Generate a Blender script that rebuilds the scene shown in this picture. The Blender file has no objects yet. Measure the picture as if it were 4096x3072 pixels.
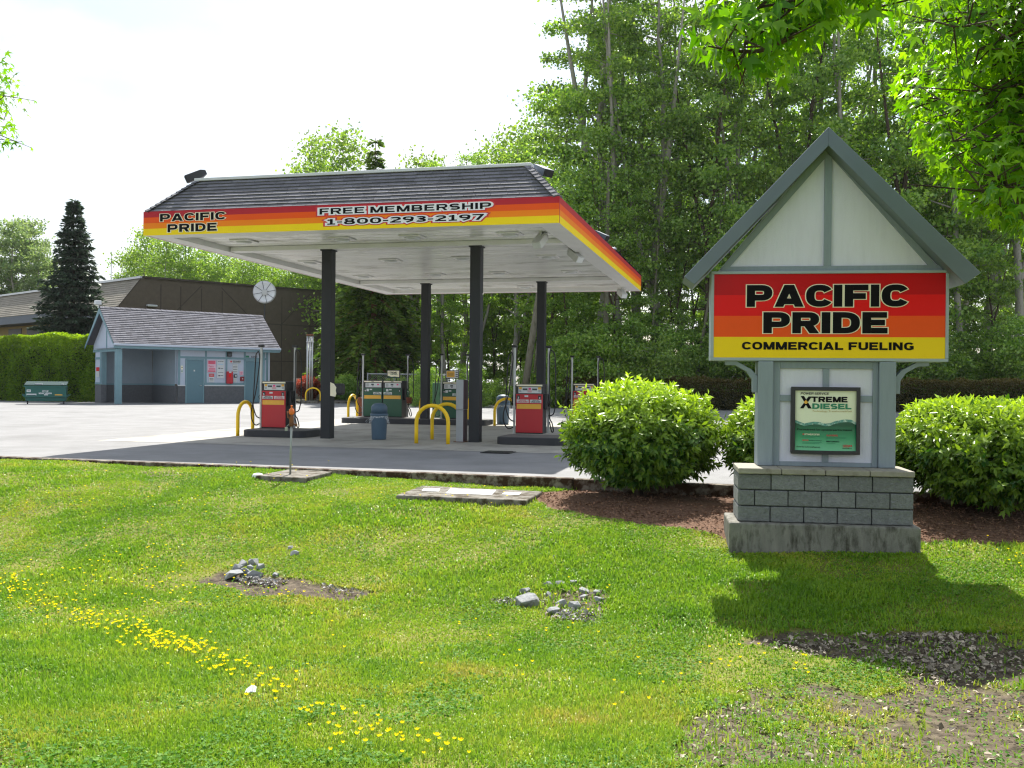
import bpy, bmesh, math, random
import numpy as np
from mathutils import Vector, Matrix, Quaternion

random.seed(7); rng = np.random.default_rng(7)
R = math.radians
SC = bpy.context.scene
COL = SC.collection

# ------------------------------------------------------------------ camera
F, PITCH, ROLL, HC = 3835.2, -0.0038, 0.0094, 1.5408
_cp, _sp = math.cos(PITCH), math.sin(PITCH)
FWD = Vector((0, _cp, _sp)); UP0 = Vector((0, -_sp, _cp)); RT0 = Vector((1, 0, 0))
_c, _s = math.cos(ROLL), math.sin(ROLL)
RT = _c * RT0 + _s * UP0; UP = -_s * RT0 + _c * UP0
CAMP = Vector((0, 0, HC))
cd = bpy.data.cameras.new('camera'); cam = bpy.data.objects.new('camera', cd); COL.objects.link(cam)
cd.sensor_width = 36; cd.lens = F / 4096 * 36; cd.clip_start = .05; cd.clip_end = 3000
M = Matrix((RT, UP, -FWD)).transposed().to_4x4(); M.translation = CAMP
cam.matrix_world = M
SC.camera = cam

# ------------------------------------------------------------------ light
SUN_EL, SUN_AZ = R(51.5), R(3.5)
sv = Vector((math.sin(SUN_AZ) * math.cos(SUN_EL), math.cos(SUN_AZ) * math.cos(SUN_EL), math.sin(SUN_EL)))
sd = bpy.data.lights.new('sun', 'SUN'); sun = bpy.data.objects.new('sun', sd); COL.objects.link(sun)
sd.energy = 4.6; sd.angle = R(.53); sd.color = (1, .955, .87)
sun.rotation_euler = sv.to_track_quat('Z', 'Y').to_euler()
sun.location = (0, 30, 40)

W = bpy.data.worlds.new('World'); SC.world = W; W.use_nodes = True
nt = W.node_tree; nt.nodes.clear()
def nn(t, kind, **kw):
    n = t.nodes.new(kind)
    for k, v in kw.items(): setattr(n, k, v)
    return n
wo = nn(nt, 'ShaderNodeOutputWorld'); sky = nn(nt, 'ShaderNodeTexSky', sky_type='NISHITA', sun_disc=False)
sky.sun_elevation = SUN_EL; sky.sun_rotation = SUN_AZ; sky.air_density = 1.2; sky.dust_density = 1.5
b1 = nn(nt, 'ShaderNodeBackground'); b1.inputs[1].default_value = .085
nt.links.new(sky.outputs[0], b1.inputs[0])
b2 = nn(nt, 'ShaderNodeBackground'); b2.inputs[0].default_value = (.94, .975, 1.02, 1); b2.inputs[1].default_value = .55
tc = nn(nt, 'ShaderNodeTexCoord'); mp = nn(nt, 'ShaderNodeMapping'); mp.inputs['Scale'].default_value = (1.6, 1.6, 4.5); mp.inputs['Location'].default_value = (.35, .2, .1)
nz = nn(nt, 'ShaderNodeTexNoise'); nz.inputs['Scale'].default_value = 1.5; nz.inputs['Detail'].default_value = 7; nz.inputs['Roughness'].default_value = .55
rp = nn(nt, 'ShaderNodeValToRGB'); rp.color_ramp.elements[0].position = .42; rp.color_ramp.elements[1].position = .58
rp.color_ramp.elements[0].color = (.08, .08, .08, 1)
mx = nn(nt, 'ShaderNodeMixShader')
nt.links.new(tc.outputs['Generated'], mp.inputs[0]); nt.links.new(mp.outputs[0], nz.inputs[0]); nt.links.new(nz.outputs[0], rp.inputs[0])
nt.links.new(rp.outputs[0], mx.inputs[0]); nt.links.new(b1.outputs[0], mx.inputs[1]); nt.links.new(b2.outputs[0], mx.inputs[2]); nt.links.new(mx.outputs[0], wo.inputs[0])

vs = SC.view_settings; SC.display_settings.display_device = 'sRGB'
vs.view_transform = 'Standard'; vs.look = 'None'; vs.exposure = 1.13; vs.gamma = 1; vs.use_curve_mapping = False
SC.render.engine = 'CYCLES'
cy = SC.cycles
cy.use_denoising = True; cy.filter_width = 1.2
cy.max_bounces = 7; cy.diffuse_bounces = 3; cy.glossy_bounces = 3; cy.transmission_bounces = 5; cy.transparent_max_bounces = 8
cy.sample_clamp_indirect = 6; cy.caustics_reflective = False; cy.caustics_refractive = False

# ------------------------------------------------------------------ survey helpers (photo pixel -> point in the world)
def ray(px, py): return ((px - 2048) / F) * RT + ((1536 - py) / F) * UP + FWD
def G(px, py, z=0.0):
    d = ray(px, py); t = (z - HC) / d.z; return CAMP + d * t
def D(px, py, dep):
    d = ray(px, py); return CAMP + d * (dep / d.y)
class Frame:
    def __init__(s, ox, oy, ang, oz=0.0):
        s.o = Vector((ox, oy, oz)); s.a = ang
        s.x = Vector((math.cos(ang), math.sin(ang), 0)); s.y = Vector((-math.sin(ang), math.cos(ang), 0))
    def loc(s, P): d = Vector(P) - s.o; return Vector((d.dot(s.x), d.dot(s.y), d.z))
    def wor(s, x, y, z=0): return s.o + s.x * x + s.y * y + Vector((0, 0, z))
    def ply(s, px, py, y):       # ray with plane local y = const -> local point
        d = ray(px, py); t = (y - (CAMP - s.o).dot(s.y)) / d.dot(s.y); return s.loc(CAMP + d * t)
    def plx(s, px, py, x):
        d = ray(px, py); t = (x - (CAMP - s.o).dot(s.x)) / d.dot(s.x); return s.loc(CAMP + d * t)

# ------------------------------------------------------------------ materials
def S(r, g, b):
    def f(c):
        c /= 255.; return c / 12.92 if c <= .04045 else ((c + .055) / 1.055) ** 2.4
    return (f(r), f(g), f(b), 1)
def sc(c, k): return (min(1, c[0] * k), min(1, c[1] * k), min(1, c[2] * k), 1)
MATS = {}
def mat(name, c, rough=.6, vary=.12, scale=4.0, bump=0., bscale=60., metal=0., var=0., c2=None, c2amt=(.55, .7), c2scale=3., spec=.5, streak=False, coat=0.):
    """procedural: colour varied by noise, optional second colour patches (dirt, moss), bump, per-face 'var' attribute"""
    if name in MATS: return MATS[name]
    m = bpy.data.materials.new(name); m.use_nodes = True; t = m.node_tree
    p = t.nodes['Principled BSDF']; p.inputs['Roughness'].default_value = rough; p.inputs['Metallic'].default_value = metal
    p.inputs['Specular IOR Level'].default_value = spec; p.inputs['Coat Weight'].default_value = coat
    co = nn(t, 'ShaderNodeTexCoord'); src = co.outputs['Object']
    if streak:
        mpg = nn(t, 'ShaderNodeMapping'); mpg.inputs['Scale'].default_value = streak if isinstance(streak, tuple) else (6, 6, .7); t.links.new(src, mpg.inputs[0]); src = mpg.outputs[0]
    n = nn(t, 'ShaderNodeTexNoise'); n.inputs['Scale'].default_value = scale; n.inputs['Detail'].default_value = 8; n.inputs['Roughness'].default_value = .62
    t.links.new(src, n.inputs[0])
    r = nn(t, 'ShaderNodeValToRGB'); r.color_ramp.elements[0].color = sc(c, 1 - vary); r.color_ramp.elements[1].color = sc(c, 1 + vary)
    r.color_ramp.elements[0].position = .3; r.color_ramp.elements[1].position = .7
    t.links.new(n.outputs[0], r.inputs[0]); out = r.outputs[0]
    if c2:
        n2 = nn(t, 'ShaderNodeTexNoise'); n2.inputs['Scale'].default_value = c2scale; n2.inputs['Detail'].default_value = 9; n2.inputs['Roughness'].default_value = .65
        t.links.new(src, n2.inputs[0])
        r2 = nn(t, 'ShaderNodeValToRGB'); r2.color_ramp.elements[0].position = c2amt[0]; r2.color_ramp.elements[1].position = c2amt[1]
        t.links.new(n2.outputs[0], r2.inputs[0])
        mxx = nn(t, 'ShaderNodeMixRGB'); mxx.inputs[2].default_value = c2; t.links.new(r2.outputs[0], mxx.inputs[0]); t.links.new(out, mxx.inputs[1]); out = mxx.outputs[0]
    if var:
        at = nn(t, 'ShaderNodeAttribute'); at.attribute_name = 'var'
        mr = nn(t, 'ShaderNodeMapRange'); mr.inputs[3].default_value = 1 - var; mr.inputs[4].default_value = 1 + var; t.links.new(at.outputs['Fac'], mr.inputs[0])
        mm = nn(t, 'ShaderNodeMixRGB', blend_type='MULTIPLY'); mm.inputs[0].default_value = 1; t.links.new(out, mm.inputs[1]); t.links.new(mr.outputs[0], mm.inputs[2]); out = mm.outputs[0]
    t.links.new(out, p.inputs['Base Color'])
    if bump:
        nb = nn(t, 'ShaderNodeTexNoise'); nb.inputs['Scale'].default_value = bscale; nb.inputs['Detail'].default_value = 6; t.links.new(co.outputs['Object'], nb.inputs[0])
        bp = nn(t, 'ShaderNodeBump'); bp.inputs['Strength'].default_value = bump; bp.inputs['Distance'].default_value = .02; t.links.new(nb.outputs[0], bp.inputs['Height']); t.links.new(bp.outputs[0], p.inputs['Normal'])
    MATS[name] = m; return m
def leafmat(name, dark, light, trans, fac=.45, rough=.45, spec=.35, hue=.1):
    m = bpy.data.materials.new(name); m.use_nodes = True; t = m.node_tree; p = t.nodes['Principled BSDF']; o = t.nodes['Material Output']
    p.inputs['Roughness'].default_value = rough; p.inputs['Specular IOR Level'].default_value = spec
    at = nn(t, 'ShaderNodeAttribute'); at.attribute_name = 'var'; oi = nn(t, 'ShaderNodeObjectInfo')
    mx1 = nn(t, 'ShaderNodeMixRGB'); mx1.inputs[1].default_value = dark; mx1.inputs[2].default_value = light; t.links.new(at.outputs['Fac'], mx1.inputs[0])
    mr = nn(t, 'ShaderNodeMapRange'); mr.inputs[3].default_value = 1 - hue; mr.inputs[4].default_value = 1 + hue; t.links.new(oi.outputs['Random'], mr.inputs[0])
    hs = nn(t, 'ShaderNodeHueSaturation'); t.links.new(mr.outputs[0], hs.inputs['Value']); t.links.new(mx1.outputs[0], hs.inputs['Color'])
    t.links.new(hs.outputs[0], p.inputs['Base Color'])
    tr = nn(t, 'ShaderNodeBsdfTranslucent'); mx2 = nn(t, 'ShaderNodeMixRGB', blend_type='MULTIPLY'); mx2.inputs[0].default_value = 1; mx2.inputs[2].default_value = trans
    t.links.new(hs.outputs[0], mx2.inputs[1]); t.links.new(mx2.outputs[0], tr.inputs[0])
    ms = nn(t, 'ShaderNodeMixShader'); ms.inputs[0].default_value = fac
    t.links.new(p.outputs[0], ms.inputs[1]); t.links.new(tr.outputs[0], ms.inputs[2]); t.links.new(ms.outputs[0], o.inputs[0])
    MATS[name] = m; return m

# ------------------------------------------------------------------ mesh helpers
class MB:
    def __init__(s): s.v = []; s.f = []; s.m = []; s.c = []
    def add(s, vs_, fs, mi=0, c=None):
        n = len(s.v); s.v += [tuple(v) for v in vs_]; s.f += [tuple(i + n for i in f) for f in fs]; s.m += [mi] * len(fs)
        s.c += [random.random() if c is None else c] * len(fs); return s
    def box(s, x0, x1, y0, y1, z0, z1, mi=0, c=None, T=None):
        vs_ = [(x, y, z) for z in (z0, z1) for y in (y0, y1) for x in (x0, x1)]
        if T is not None: vs_ = [T @ Vector(v) for v in vs_]
        return s.add(vs_, [(0, 2, 3, 1), (4, 5, 7, 6), (0, 1, 5, 4), (1, 3, 7, 5), (3, 2, 6, 7), (2, 0, 4, 6)], mi, c)
    def prism(s, poly, y0, y1, mi=0, c=None):       # poly in (x,z), counter-clockwise seen from -y
        n = len(poly)
        s.add([(x, y0, z) for x, z in poly] + [(x, y1, z) for x, z in poly],
              [tuple(range(n)), tuple(range(2 * n - 1, n - 1, -1))] + [(j, i, i + n, j + n) for i in range(n) for j in [(i + 1) % n]], mi, c); return s
    def slab(s, poly, z0, z1, mi=0, c=None):        # poly in (x,y) ccw from above
        n = len(poly)
        s.add([(x, y, z0) for x, y in poly] + [(x, y, z1) for x, y in poly],
              [tuple(range(n - 1, -1, -1)), tuple(range(n, 2 * n))] + [(i, (i + 1) % n, (i + 1) % n + n, i + n) for i in range(n)], mi, c); return s
    def tube(s, pts, r, n=8, mi=0, c=None, cap=True):
        pts = [Vector(p) for p in pts]; rs = r if isinstance(r, (list, tuple)) else [r] * len(pts)
        b = len(s.v); ref = Vector((.31, .17, .94)); fs = []
        prev = None
        for i, p in enumerate(pts):
            t = (pts[min(i + 1, len(pts) - 1)] - pts[max(i - 1, 0)])
            if t.length < 1e-9: t = Vector((0, 0, 1))
            t.normalize()
            if prev is None:
                u = t.cross(ref if abs(t.dot(ref)) < .95 else Vector((1, 0, 0))).normalized()
            else:
                u = (prev - t * prev.dot(t)).normalized()
            prev = u; w = t.cross(u)
            for k in range(n):
                a = 2 * math.pi * k / n; s.v.append(tuple(p + (u * math.cos(a) + w * math.sin(a)) * rs[i]))
        for i in range(len(pts) - 1):
            for k in range(n):
                fs.append((b + i * n + k, b + i * n + (k + 1) % n, b + (i + 1) * n + (k + 1) % n, b + (i + 1) * n + k))
        if cap:
            fs.append(tuple(b + k for k in range(n - 1, -1, -1))); e = b + (len(pts) - 1) * n; fs.append(tuple(e + k for k in range(n)))
        s.f += fs; s.m += [mi] * len(fs); s.c += [.5 if c is None else c] * len(fs); return s
    def lathe(s, prof, cx=0, cy=0, n=24, mi=0):
        b = len(s.v); fs = []
        for r_, z in prof:
            for k in range(n):
                a = 2 * math.pi * k / n; s.v.append((cx + r_ * math.cos(a), cy + r_ * math.sin(a), z))
        for i in range(len(prof) - 1):
            for k in range(n): fs.append((b + i * n + k, b + i * n + (k + 1) % n, b + (i + 1) * n + (k + 1) % n, b + (i + 1) * n + k))
        fs.append(tuple(b + k for k in range(n - 1, -1, -1))); e = b + (len(prof) - 1) * n; fs.append(tuple(e + k for k in range(n)))
        s.f += fs; s.m += [mi] * len(fs); s.c += [.5] * len(fs); return s
    def build(s, name, mats, parent=None, loc=None, rotz=0., smooth=False, bevel=0., autosm=False):
        me = bpy.data.meshes.new(name); me.from_pydata(s.v, [], s.f)
        for m in (mats if isinstance(mats, (list, tuple)) else [mats]): me.materials.append(m)
        me.polygons.foreach_set('material_index', s.m)
        a = me.attributes.new('var', 'FLOAT', 'FACE'); a.data.foreach_set('value', s.c)
        if smooth: me.polygons.foreach_set('use_smooth', [True] * len(s.f))
        me.update()
        o = bpy.data.objects.new(name, me); COL.objects.link(o)
        if parent: o.parent = parent
        if loc is not None: o.location = loc
        o.rotation_euler.z = rotz
        if bevel:
            bm_ = o.modifiers.new('bevel', 'BEVEL'); bm_.width = bevel; bm_.segments = 2; bm_.limit_method = 'ANGLE'; bm_.angle_limit = R(40)
        return o
def tag(o, label=None, cat=None, group=None, kind=None):
    if label: o['label'] = label
    if cat: o['category'] = cat
    if group: o['group'] = group
    if kind: o['kind'] = kind
    return o
def empty(name, loc, rz=0., label=None, cat=None, group=None):
    o = bpy.data.objects.new(name, None); COL.objects.link(o); o.location = loc; o.rotation_euler = (0, 0, rz); o.empty_display_size = .2
    return tag(o, label, cat, group)
KIDS = {}
def kids(o): return [c for c in o.children]
def copy_tree(o, parent=None):
    c = o.copy(); COL.objects.link(c)
    if parent: c.parent = parent
    for ch in kids(o): copy_tree(ch, c)
    return c
def np_mesh(name, verts, nv, faces_per, mats, var=None, smooth=False):
    """verts (N*nv,3), every element has nv verts and the same local faces list"""
    N = len(verts) // nv; me = bpy.data.meshes.new(name)
    me.vertices.add(len(verts)); me.vertices.foreach_set('co', verts.astype(np.float32).ravel())
    lf = np.concatenate([np.array(f) for f in faces_per]); L = len(lf); nf = len(faces_per)
    loops = (np.arange(N)[:, None] * nv + lf[None, :]).ravel()
    tot = np.array([len(f) for f in faces_per]); st = np.concatenate([[0], np.cumsum(tot)[:-1]])
    me.loops.add(len(loops)); me.loops.foreach_set('vertex_index', loops.astype(np.int32))
    me.polygons.add(N * nf)
    me.polygons.foreach_set('loop_start', (np.arange(N)[:, None] * L + st[None, :]).ravel().astype(np.int32))
    try: me.polygons.foreach_set('loop_total', np.tile(tot, N).astype(np.int32))
    except Exception: pass
    for m in (mats if isinstance(mats, (list, tuple)) else [mats]): me.materials.append(m)
    if var is not None:
        a = me.attributes.new('var', 'FLOAT', 'FACE'); a.data.foreach_set('value', np.repeat(var, nf).astype(np.float32))
    if smooth: me.polygons.foreach_set('use_smooth', np.ones(N * nf, bool))
    me.update(calc_edges=True); return me
def link(name, me, parent=None, loc=None, rz=0.):
    o = bpy.data.objects.new(name, me); COL.objects.link(o)
    if parent: o.parent = parent
    if loc is not None: o.location = loc
    o.rotation_euler.z = rz
    return o

# ------------------------------------------------------------------ lettering
_GL = {}
def _arc(cx, cy, rx, ry, a0, a1, n=10, p=2.5):
    out = []
    for k in range(n + 1):
        a_ = R(a0 + (a1 - a0) * k / n); c_, s_ = math.cos(a_), math.sin(a_)
        out.append((cx + rx * math.copysign(abs(c_) ** (2 / p), c_), cy + ry * math.copysign(abs(s_) ** (2 / p), s_)))
    return out
def _strokes(ch, w):
    """centre lines of wide block letters in a box of height 1; h = half stroke"""
    h = w / 2; T, B, Lx = 1 - h, h, h; Wd = .82; Rx = Wd - h; m = .5
    bowl = lambda y0, y1, x: [(Lx, y1)] + _arc(x - (y1 - y0) * .5, (y0 + y1) / 2, (y1 - y0) * .5, (y1 - y0) / 2, 90, -90) + [(Lx, y0)]
    v = lambda x: [(x, 0), (x, 1)]
    hz = lambda y, a_, b_: [(a_, y), (b_, y)]
    D_ = {
     'A': [[(h * .95, 0), (.45 - h * .12, 1)], [(.9 - h * .95, 0), (.45 + h * .12, 1)], hz(.25, .22, .68)],
     'B': [v(Lx), bowl(.5, T, Rx - .03), bowl(B, .5, Rx)],
     'C': [_arc(.43, .5, .43 - h, .5 - h, 32, 328, 22)],
     'D': [v(Lx), [(Lx, T)] + _arc(.34, .5, Rx - .34, .5 - h, 90, -90, 14) + [(Lx, B)]],
     'E': [v(Lx), hz(T, w, .74), hz(.51, w, .68), hz(B, w, .76)],
     'F': [v(Lx), hz(T, w, .74), hz(.48, w, .66)],
     'G': [_arc(.43, .5, .43 - h, .5 - h, 35, 315, 22) + [(Rx, .22), (Rx, .47)], hz(.44, .48, Rx + h)],
     'H': [v(Lx), v(Rx), hz(.52, w, Rx - h)], 'I': [v(Lx)], 'K': [v(Lx), [(w, .4), (Rx, 1)], [(.36, .6), (Rx + .04, 0)]],
     'L': [v(Lx), hz(B, w, .7)], 'M': [v(Lx), v(.98 - h), [(w * .62, 1), (.49, .0)], [(.98 - w * .62, 1), (.49, .0)]],
     'N': [v(Lx), v(Rx), [(w * .55, .97), (Wd - w * .55, .03)]], 'O': [_arc(.44, .5, .44 - h, .5 - h, 0, 360, 28)],
     'P': [v(Lx), bowl(.42, T, Rx)], 'R': [v(Lx), bowl(.46, T, Rx), [(.44, .5), (Rx - .01, 0)]],
     'S': [_arc(.39, .5 + (.5 - h) / 2, .39 - h, (.5 - h) / 2, 25, 270, 14)[:-1] + _arc(.39, .5 - (.5 - h) / 2, .39 - h, (.5 - h) / 2, 90, -155, 14)],
     'T': [v(.39), hz(T, .0, .39 - h), hz(T, .39 + h, .78)], 'U': [[(Lx, 1), (Lx, .4)] + _arc(Wd / 2, .4, Wd / 2 - h, .4 - h, 180, 360, 14) + [(Rx, 1)]],
     'V': [[(h, 1), (.41, .03)], [(.82 - h, 1), (.41, .03)]], 'W': [[(h, 1), (.3, .03)], [(.55, .9), (.3, .03)], [(.55, .9), (.8, .03)], [(1.1 - h, 1), (.8, .03)]],
     'X': [[(h, 0), (.78 - h, 1)], [(h, 1), (.78 - h, 0)]], 'Y': [[(h, 1), (.4, .45)], [(.8 - h, 1), (.4, .45)], [(.4, 0), (.4, .5)]], 'Z': [hz(T, .04, .76), hz(B, .0, .78), [(.66, T), (.12, B)]],
     '0': [_arc(.39, .5, .39 - h, .5 - h, 0, 360, 26)], '1': [[(.3, 0), (.3, 1)], hz(B, .02, .3 - h), hz(B, .3 + h, .58), [(.3 - h, .86), (.04, .74)]],
     '2': [_arc(.37, .68, .37 - h, .32 - h, 165, -20, 14) + [(.3, .34), (.12, B)], hz(B, .0, .74)],
     '3': [_arc(.36, .74, .35 - h, .26 - h, 150, -90, 12) + [(.26, .5)], _arc(.36, .28, .37 - h, .28 - h, 90, -155, 12)],
     '4': [[(.5, 0), (.5, 1)], [(.48, 1 - h), (.06, .34)], hz(.28, .0, .5 - h), hz(.28, .5 + h, .7)], '5': [hz(T, w, .66), [(h, 1), (h, .5)], [(h, .55)] + _arc(.36, .32, .37 - h, .32 - h, 90, -150, 12)],
     '6': [_arc(.38, .32, .38 - h, .32 - h, 0, 360, 20), [(h, .36), (.16, .72), (.5, .97)]], '7': [hz(T, .0, .74), [(.66, 1 - h), (.3, 0)]],
     '8': [_arc(.39, .745, .34 - h, .255 - h * .6, 0, 360, 20), _arc(.39, .27, .39 - h, .27 - h * .6, 0, 360, 20)],
     '9': [_arc(.38, .68, .38 - h, .32 - h, 0, 360, 20), [(.76 - h, .64), (.6, .28), (.26, .03)]], '-': [hz(.42, .0, .36)]}
    return D_.get(ch)
def _ribbon(pts, w, e, z):
    """flat mitred ribbon along pts, width w + 2e, ends stretched by e"""
    P = [Vector((a_, b_)) for a_, b_ in pts]; P = [p for i, p in enumerate(P) if i == 0 or (p - P[i - 1]).length > 1e-4]
    if len(P) == 2 and abs(P[0].x - P[1].x) > 1e-4 and abs(P[0].y - P[1].y) > .25:
        lo, hi = (P[0], P[1]) if P[0].y < P[1].y else (P[1], P[0]); d_ = hi - lo; q_ = (w / 2 + e) * d_.length / d_.y; sx_ = d_.x / d_.y * e
        return [(lo.x - q_ - sx_, lo.y - e, z), (lo.x + q_ - sx_, lo.y - e, z), (hi.x + q_ + sx_, hi.y + e, z), (hi.x - q_ + sx_, hi.y + e, z)], [(0, 1, 2, 3)]
    closed = (P[0] - P[-1]).length < 1e-3 and len(P) > 4
    if closed: P = P[:-1]
    elif e: P[0] = P[0] - (P[1] - P[0]).normalized() * e; P[-1] = P[-1] + (P[-1] - P[-2]).normalized() * e
    n = len(P); hw = w / 2 + e; vs_, fs = [], []
    for i in range(n):
        a_ = P[i] - P[i - 1] if (i > 0 or closed) else P[1] - P[0]; b_ = P[(i + 1) % n] - P[i] if (i < n - 1 or closed) else a_
        a_ = a_.normalized(); b_ = b_.normalized(); na, nb = Vector((-a_.y, a_.x)), Vector((-b_.y, b_.x)); m_ = (na + nb); m_ = m_.normalized() if m_.length > 1e-6 else na; k = hw / max(.45, m_.dot(na))
        vs_ += [(P[i].x + m_.x * k, P[i].y + m_.y * k, z), (P[i].x - m_.x * k, P[i].y - m_.y * k, z)]
    for i in range(n if closed else n - 1): j_ = (i + 1) % n; fs.append((2 * i + 1, 2 * j_ + 1, 2 * j_, 2 * i))
    return vs_, fs
def glyph(ch, off, extra=0.):
    k = (ch, round(off, 4), round(extra, 4))
    if k not in _GL:
        st = _strokes(ch, .15 + off * 1.35)
        if st:
            vs_, fs = [], []
            for i, q_ in enumerate(st):
                a_, b_ = _ribbon(q_, .15 + off * 1.35, extra * 1.3, i * .00035); n0 = len(vs_); vs_ += a_; fs += [tuple(x + n0 for x in f) for f in b_]
        else:
            cu = bpy.data.curves.new('t', 'FONT'); cu.body = ch; cu.size = 1.38; cu.offset = off + extra; cu.fill_mode = 'FRONT'; cu.resolution_u = 3
            ob = bpy.data.objects.new('t', cu); me = bpy.data.meshes.new_from_object(ob)
            vs_ = [(v.co.x, v.co.y, 0) for v in me.vertices]; fs = [tuple(p.vertices) for p in me.polygons]
            bpy.data.objects.remove(ob); bpy.data.curves.remove(cu); bpy.data.meshes.remove(me)
        _GL[k] = (vs_, fs)
    return _GL[k]
def lettering(name, text, x0, x1, z0, z1, y, m, parent, bold=.025, extra=0., gap=.09, space=.32, slant=0., mi=None, mb=None):
    """flat letters facing -y filling the box x0..x1, z0..z1; extra = outline growth (font units)"""
    lay = []; cx = 0.; zmin, zmax = 9, -9
    for ch in text:
        if ch == ' ': cx += space; continue
        v0, _ = glyph(ch, bold); xs = [v[0] for v in v0]
        lay.append((ch, cx - min(xs))); cx += max(xs) - min(xs) + gap
        if ch.isalnum(): zmin = min(zmin, min(v[1] for v in v0)); zmax = max(zmax, max(v[1] for v in v0))
    tot = cx - gap; kx = (x1 - x0) / tot; kz = (z1 - z0) / (zmax - zmin)
    own = mb is None; mb = mb or MB()
    for i, (ch, dx) in enumerate(lay):
        v0, fs = glyph(ch, bold, extra); yy = y - (.0009 if i % 2 else 0)
        mb.add([(x0 + (v[0] + dx) * kx + slant * (v[1] - zmin) * kz, yy - v[2], z0 + (v[1] - zmin) * kz) for v in v0], fs, mi or 0)
    return mb.build(name, m, parent) if own else mb

def shingles(mb, P0, U, V, N, s_len, course, tab, a_of, b_of, th=.018, mi=0):
    """rows of overlapping tabs on a slope: P0 eave origin, U along, V up, N normal; row span a_of(s)..b_of(s)"""
    P0, U, V, N = map(Vector, (P0, U, V, N)); n = max(1, round(s_len / course)); co = s_len / n
    for i in range(n):
        s0 = i * co; s1 = s0 + co; a, b = a_of(s0), b_of(s0); a1, b1 = a_of(s1), b_of(s1)
        x = a - random.random() * tab
        while x < b:
            w = tab * random.uniform(.75, 1.25); xl, xr = max(x, a), min(x + w, b)
            if xr > xl + .004:
                g = .004; dz = random.uniform(-.006, .003)
                xl1, xr1 = max(xl, a1) if xl <= a + 1e-6 else xl, min(xr, b1) if xr >= b - 1e-6 else xr
                xl1 = min(max(xl1, a1), b1); xr1 = max(min(xr1, b1), a1)
                A = P0 + U * (xl + g) + V * (s0 + dz); B = P0 + U * (xr - g) + V * (s0 + dz); C = P0 + U * xr1 + V * s1; Dd = P0 + U * xl1 + V * s1
                mb.add([A, B, A + N * th, B + N * th, C + N * .003, Dd + N * .003], [(0, 1, 3, 2), (2, 3, 4, 5)], mi)
            x += w

def quadT(origin, xdir, ydir, zdir):
    return Matrix(((xdir[0], ydir[0], zdir[0], origin[0]), (xdir[1], ydir[1], zdir[1], origin[1]), (xdir[2], ydir[2], zdir[2], origin[2]), (0, 0, 0, 1)))

# ------------------------------------------------------------------ palette
WHITE = S(222, 226, 230)
m_asphalt = mat('asphalt', S(126, 126, 127), .85, .16, 1.1, .35, 240, c2=S(108, 108, 108), c2amt=(.5, .75), c2scale=.35)
m_pad = mat('concrete_pad', S(158, 155, 147), .8, .14, 1.6, .25, 160, c2=S(108, 105, 100), c2amt=(.48, .78), c2scale=.7)
m_kerb = mat('mossy_kerb', S(128, 120, 108), .95, .35, 7, .9, 45, c2=S(58, 38, 18), c2amt=(.41, .55), c2scale=6)
m_slab = mat('weathered_concrete', S(122, 118, 110), .95, .25, 6, .6, 90, c2=S(62, 52, 34), c2amt=(.46, .6), c2scale=5)
m_slabw = mat('plain_white', S(226, 226, 224), .75, .06, 6)
m_block = mat('split_face_block', S(122, 124, 124), .95, .2, 16, 1.0, 38, var=.12)
m_mortar = mat('mortar', S(70, 72, 74), .95, .1, 8)
m_conc = mat('stained_concrete', S(126, 124, 116), .95, .2, 3, .4, 70, c2=S(70, 68, 58), c2amt=(.48, .66), c2scale=2.2, streak=(5, 5, 1.6))
m_cap = mat('cap_stone', S(150, 145, 132), .9, .18, 6, .4, 60, c2=S(98, 92, 80), c2amt=(.55, .7))
m_stucco = mat('white_stucco', S(222, 222, 236), .85, .05, 3, .3, 160, c2=S(206, 210, 222), c2amt=(.55, .8), streak=(4, 4, .6))
m_trim = mat('grey_trim_paint', S(136, 148, 156), .6, .07, 3, .05, 60, c2=S(116, 126, 132), c2amt=(.6, .8), streak=(8, 8, 1))
m_barge = mat('slate_metal', S(104, 116, 126), .45, .06, 2.5, .03, 50)
m_frame = mat('aluminium_frame', S(158, 170, 176), .45, .05, 4)
m_r1 = mat('sign_crimson', S(196, 2, 10), .38, .03, 2, spec=.25); m_r2 = mat('sign_red', S(236, 8, 4), .38, .03, 2, spec=.25)
m_r3 = mat('sign_orange', S(246, 84, 0), .38, .03, 2, spec=.25); m_r4 = mat('sign_yellow', S(250, 212, 0), .38, .03, 2, spec=.25)
m_f1 = mat('fascia_crimson', S(182, 34, 48), .45, .04, 1.2, spec=.25); m_f2 = mat('fascia_vermilion', S(238, 86, 4), .45, .04, 1.2, spec=.25)
m_f3 = mat('fascia_orange', S(246, 134, 4), .45, .04, 1.2, spec=.25); m_f4 = mat('fascia_yellow', S(248, 216, 4), .45, .04, 1.2, spec=.25)
m_black = mat('black_ink', S(9, 8, 12), .6, .05, spec=.15); m_cream = mat('cream_ink', S(244, 236, 208), .5, .03); m_whiteink = mat('white_ink', S(232, 234, 238), .5, .03)
m_redink = mat('red_ink', S(206, 40, 52), .5, .03)
m_soffit = mat('white_soffit_metal', S(238, 239, 238), .26, var=.1, vary=.05, scale=1.3, c2=S(168, 166, 156), c2amt=(.52, .7), c2scale=.7, streak=(1, 1.8, 1))
m_lip = mat('soffit_border', S(222, 223, 222), .45, .05, 2)
m_col = mat('black_column_paint', S(30, 33, 38), .55, .1, 3, .05, 40)
m_shing = mat('grey_shingle', S(108, 108, 114), .95, .12, 14, .5, 120, var=.22)
m_shing2 = mat('shed_shingle', S(106, 106, 114), .95, .12, 14, .5, 120, var=.26)
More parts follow.
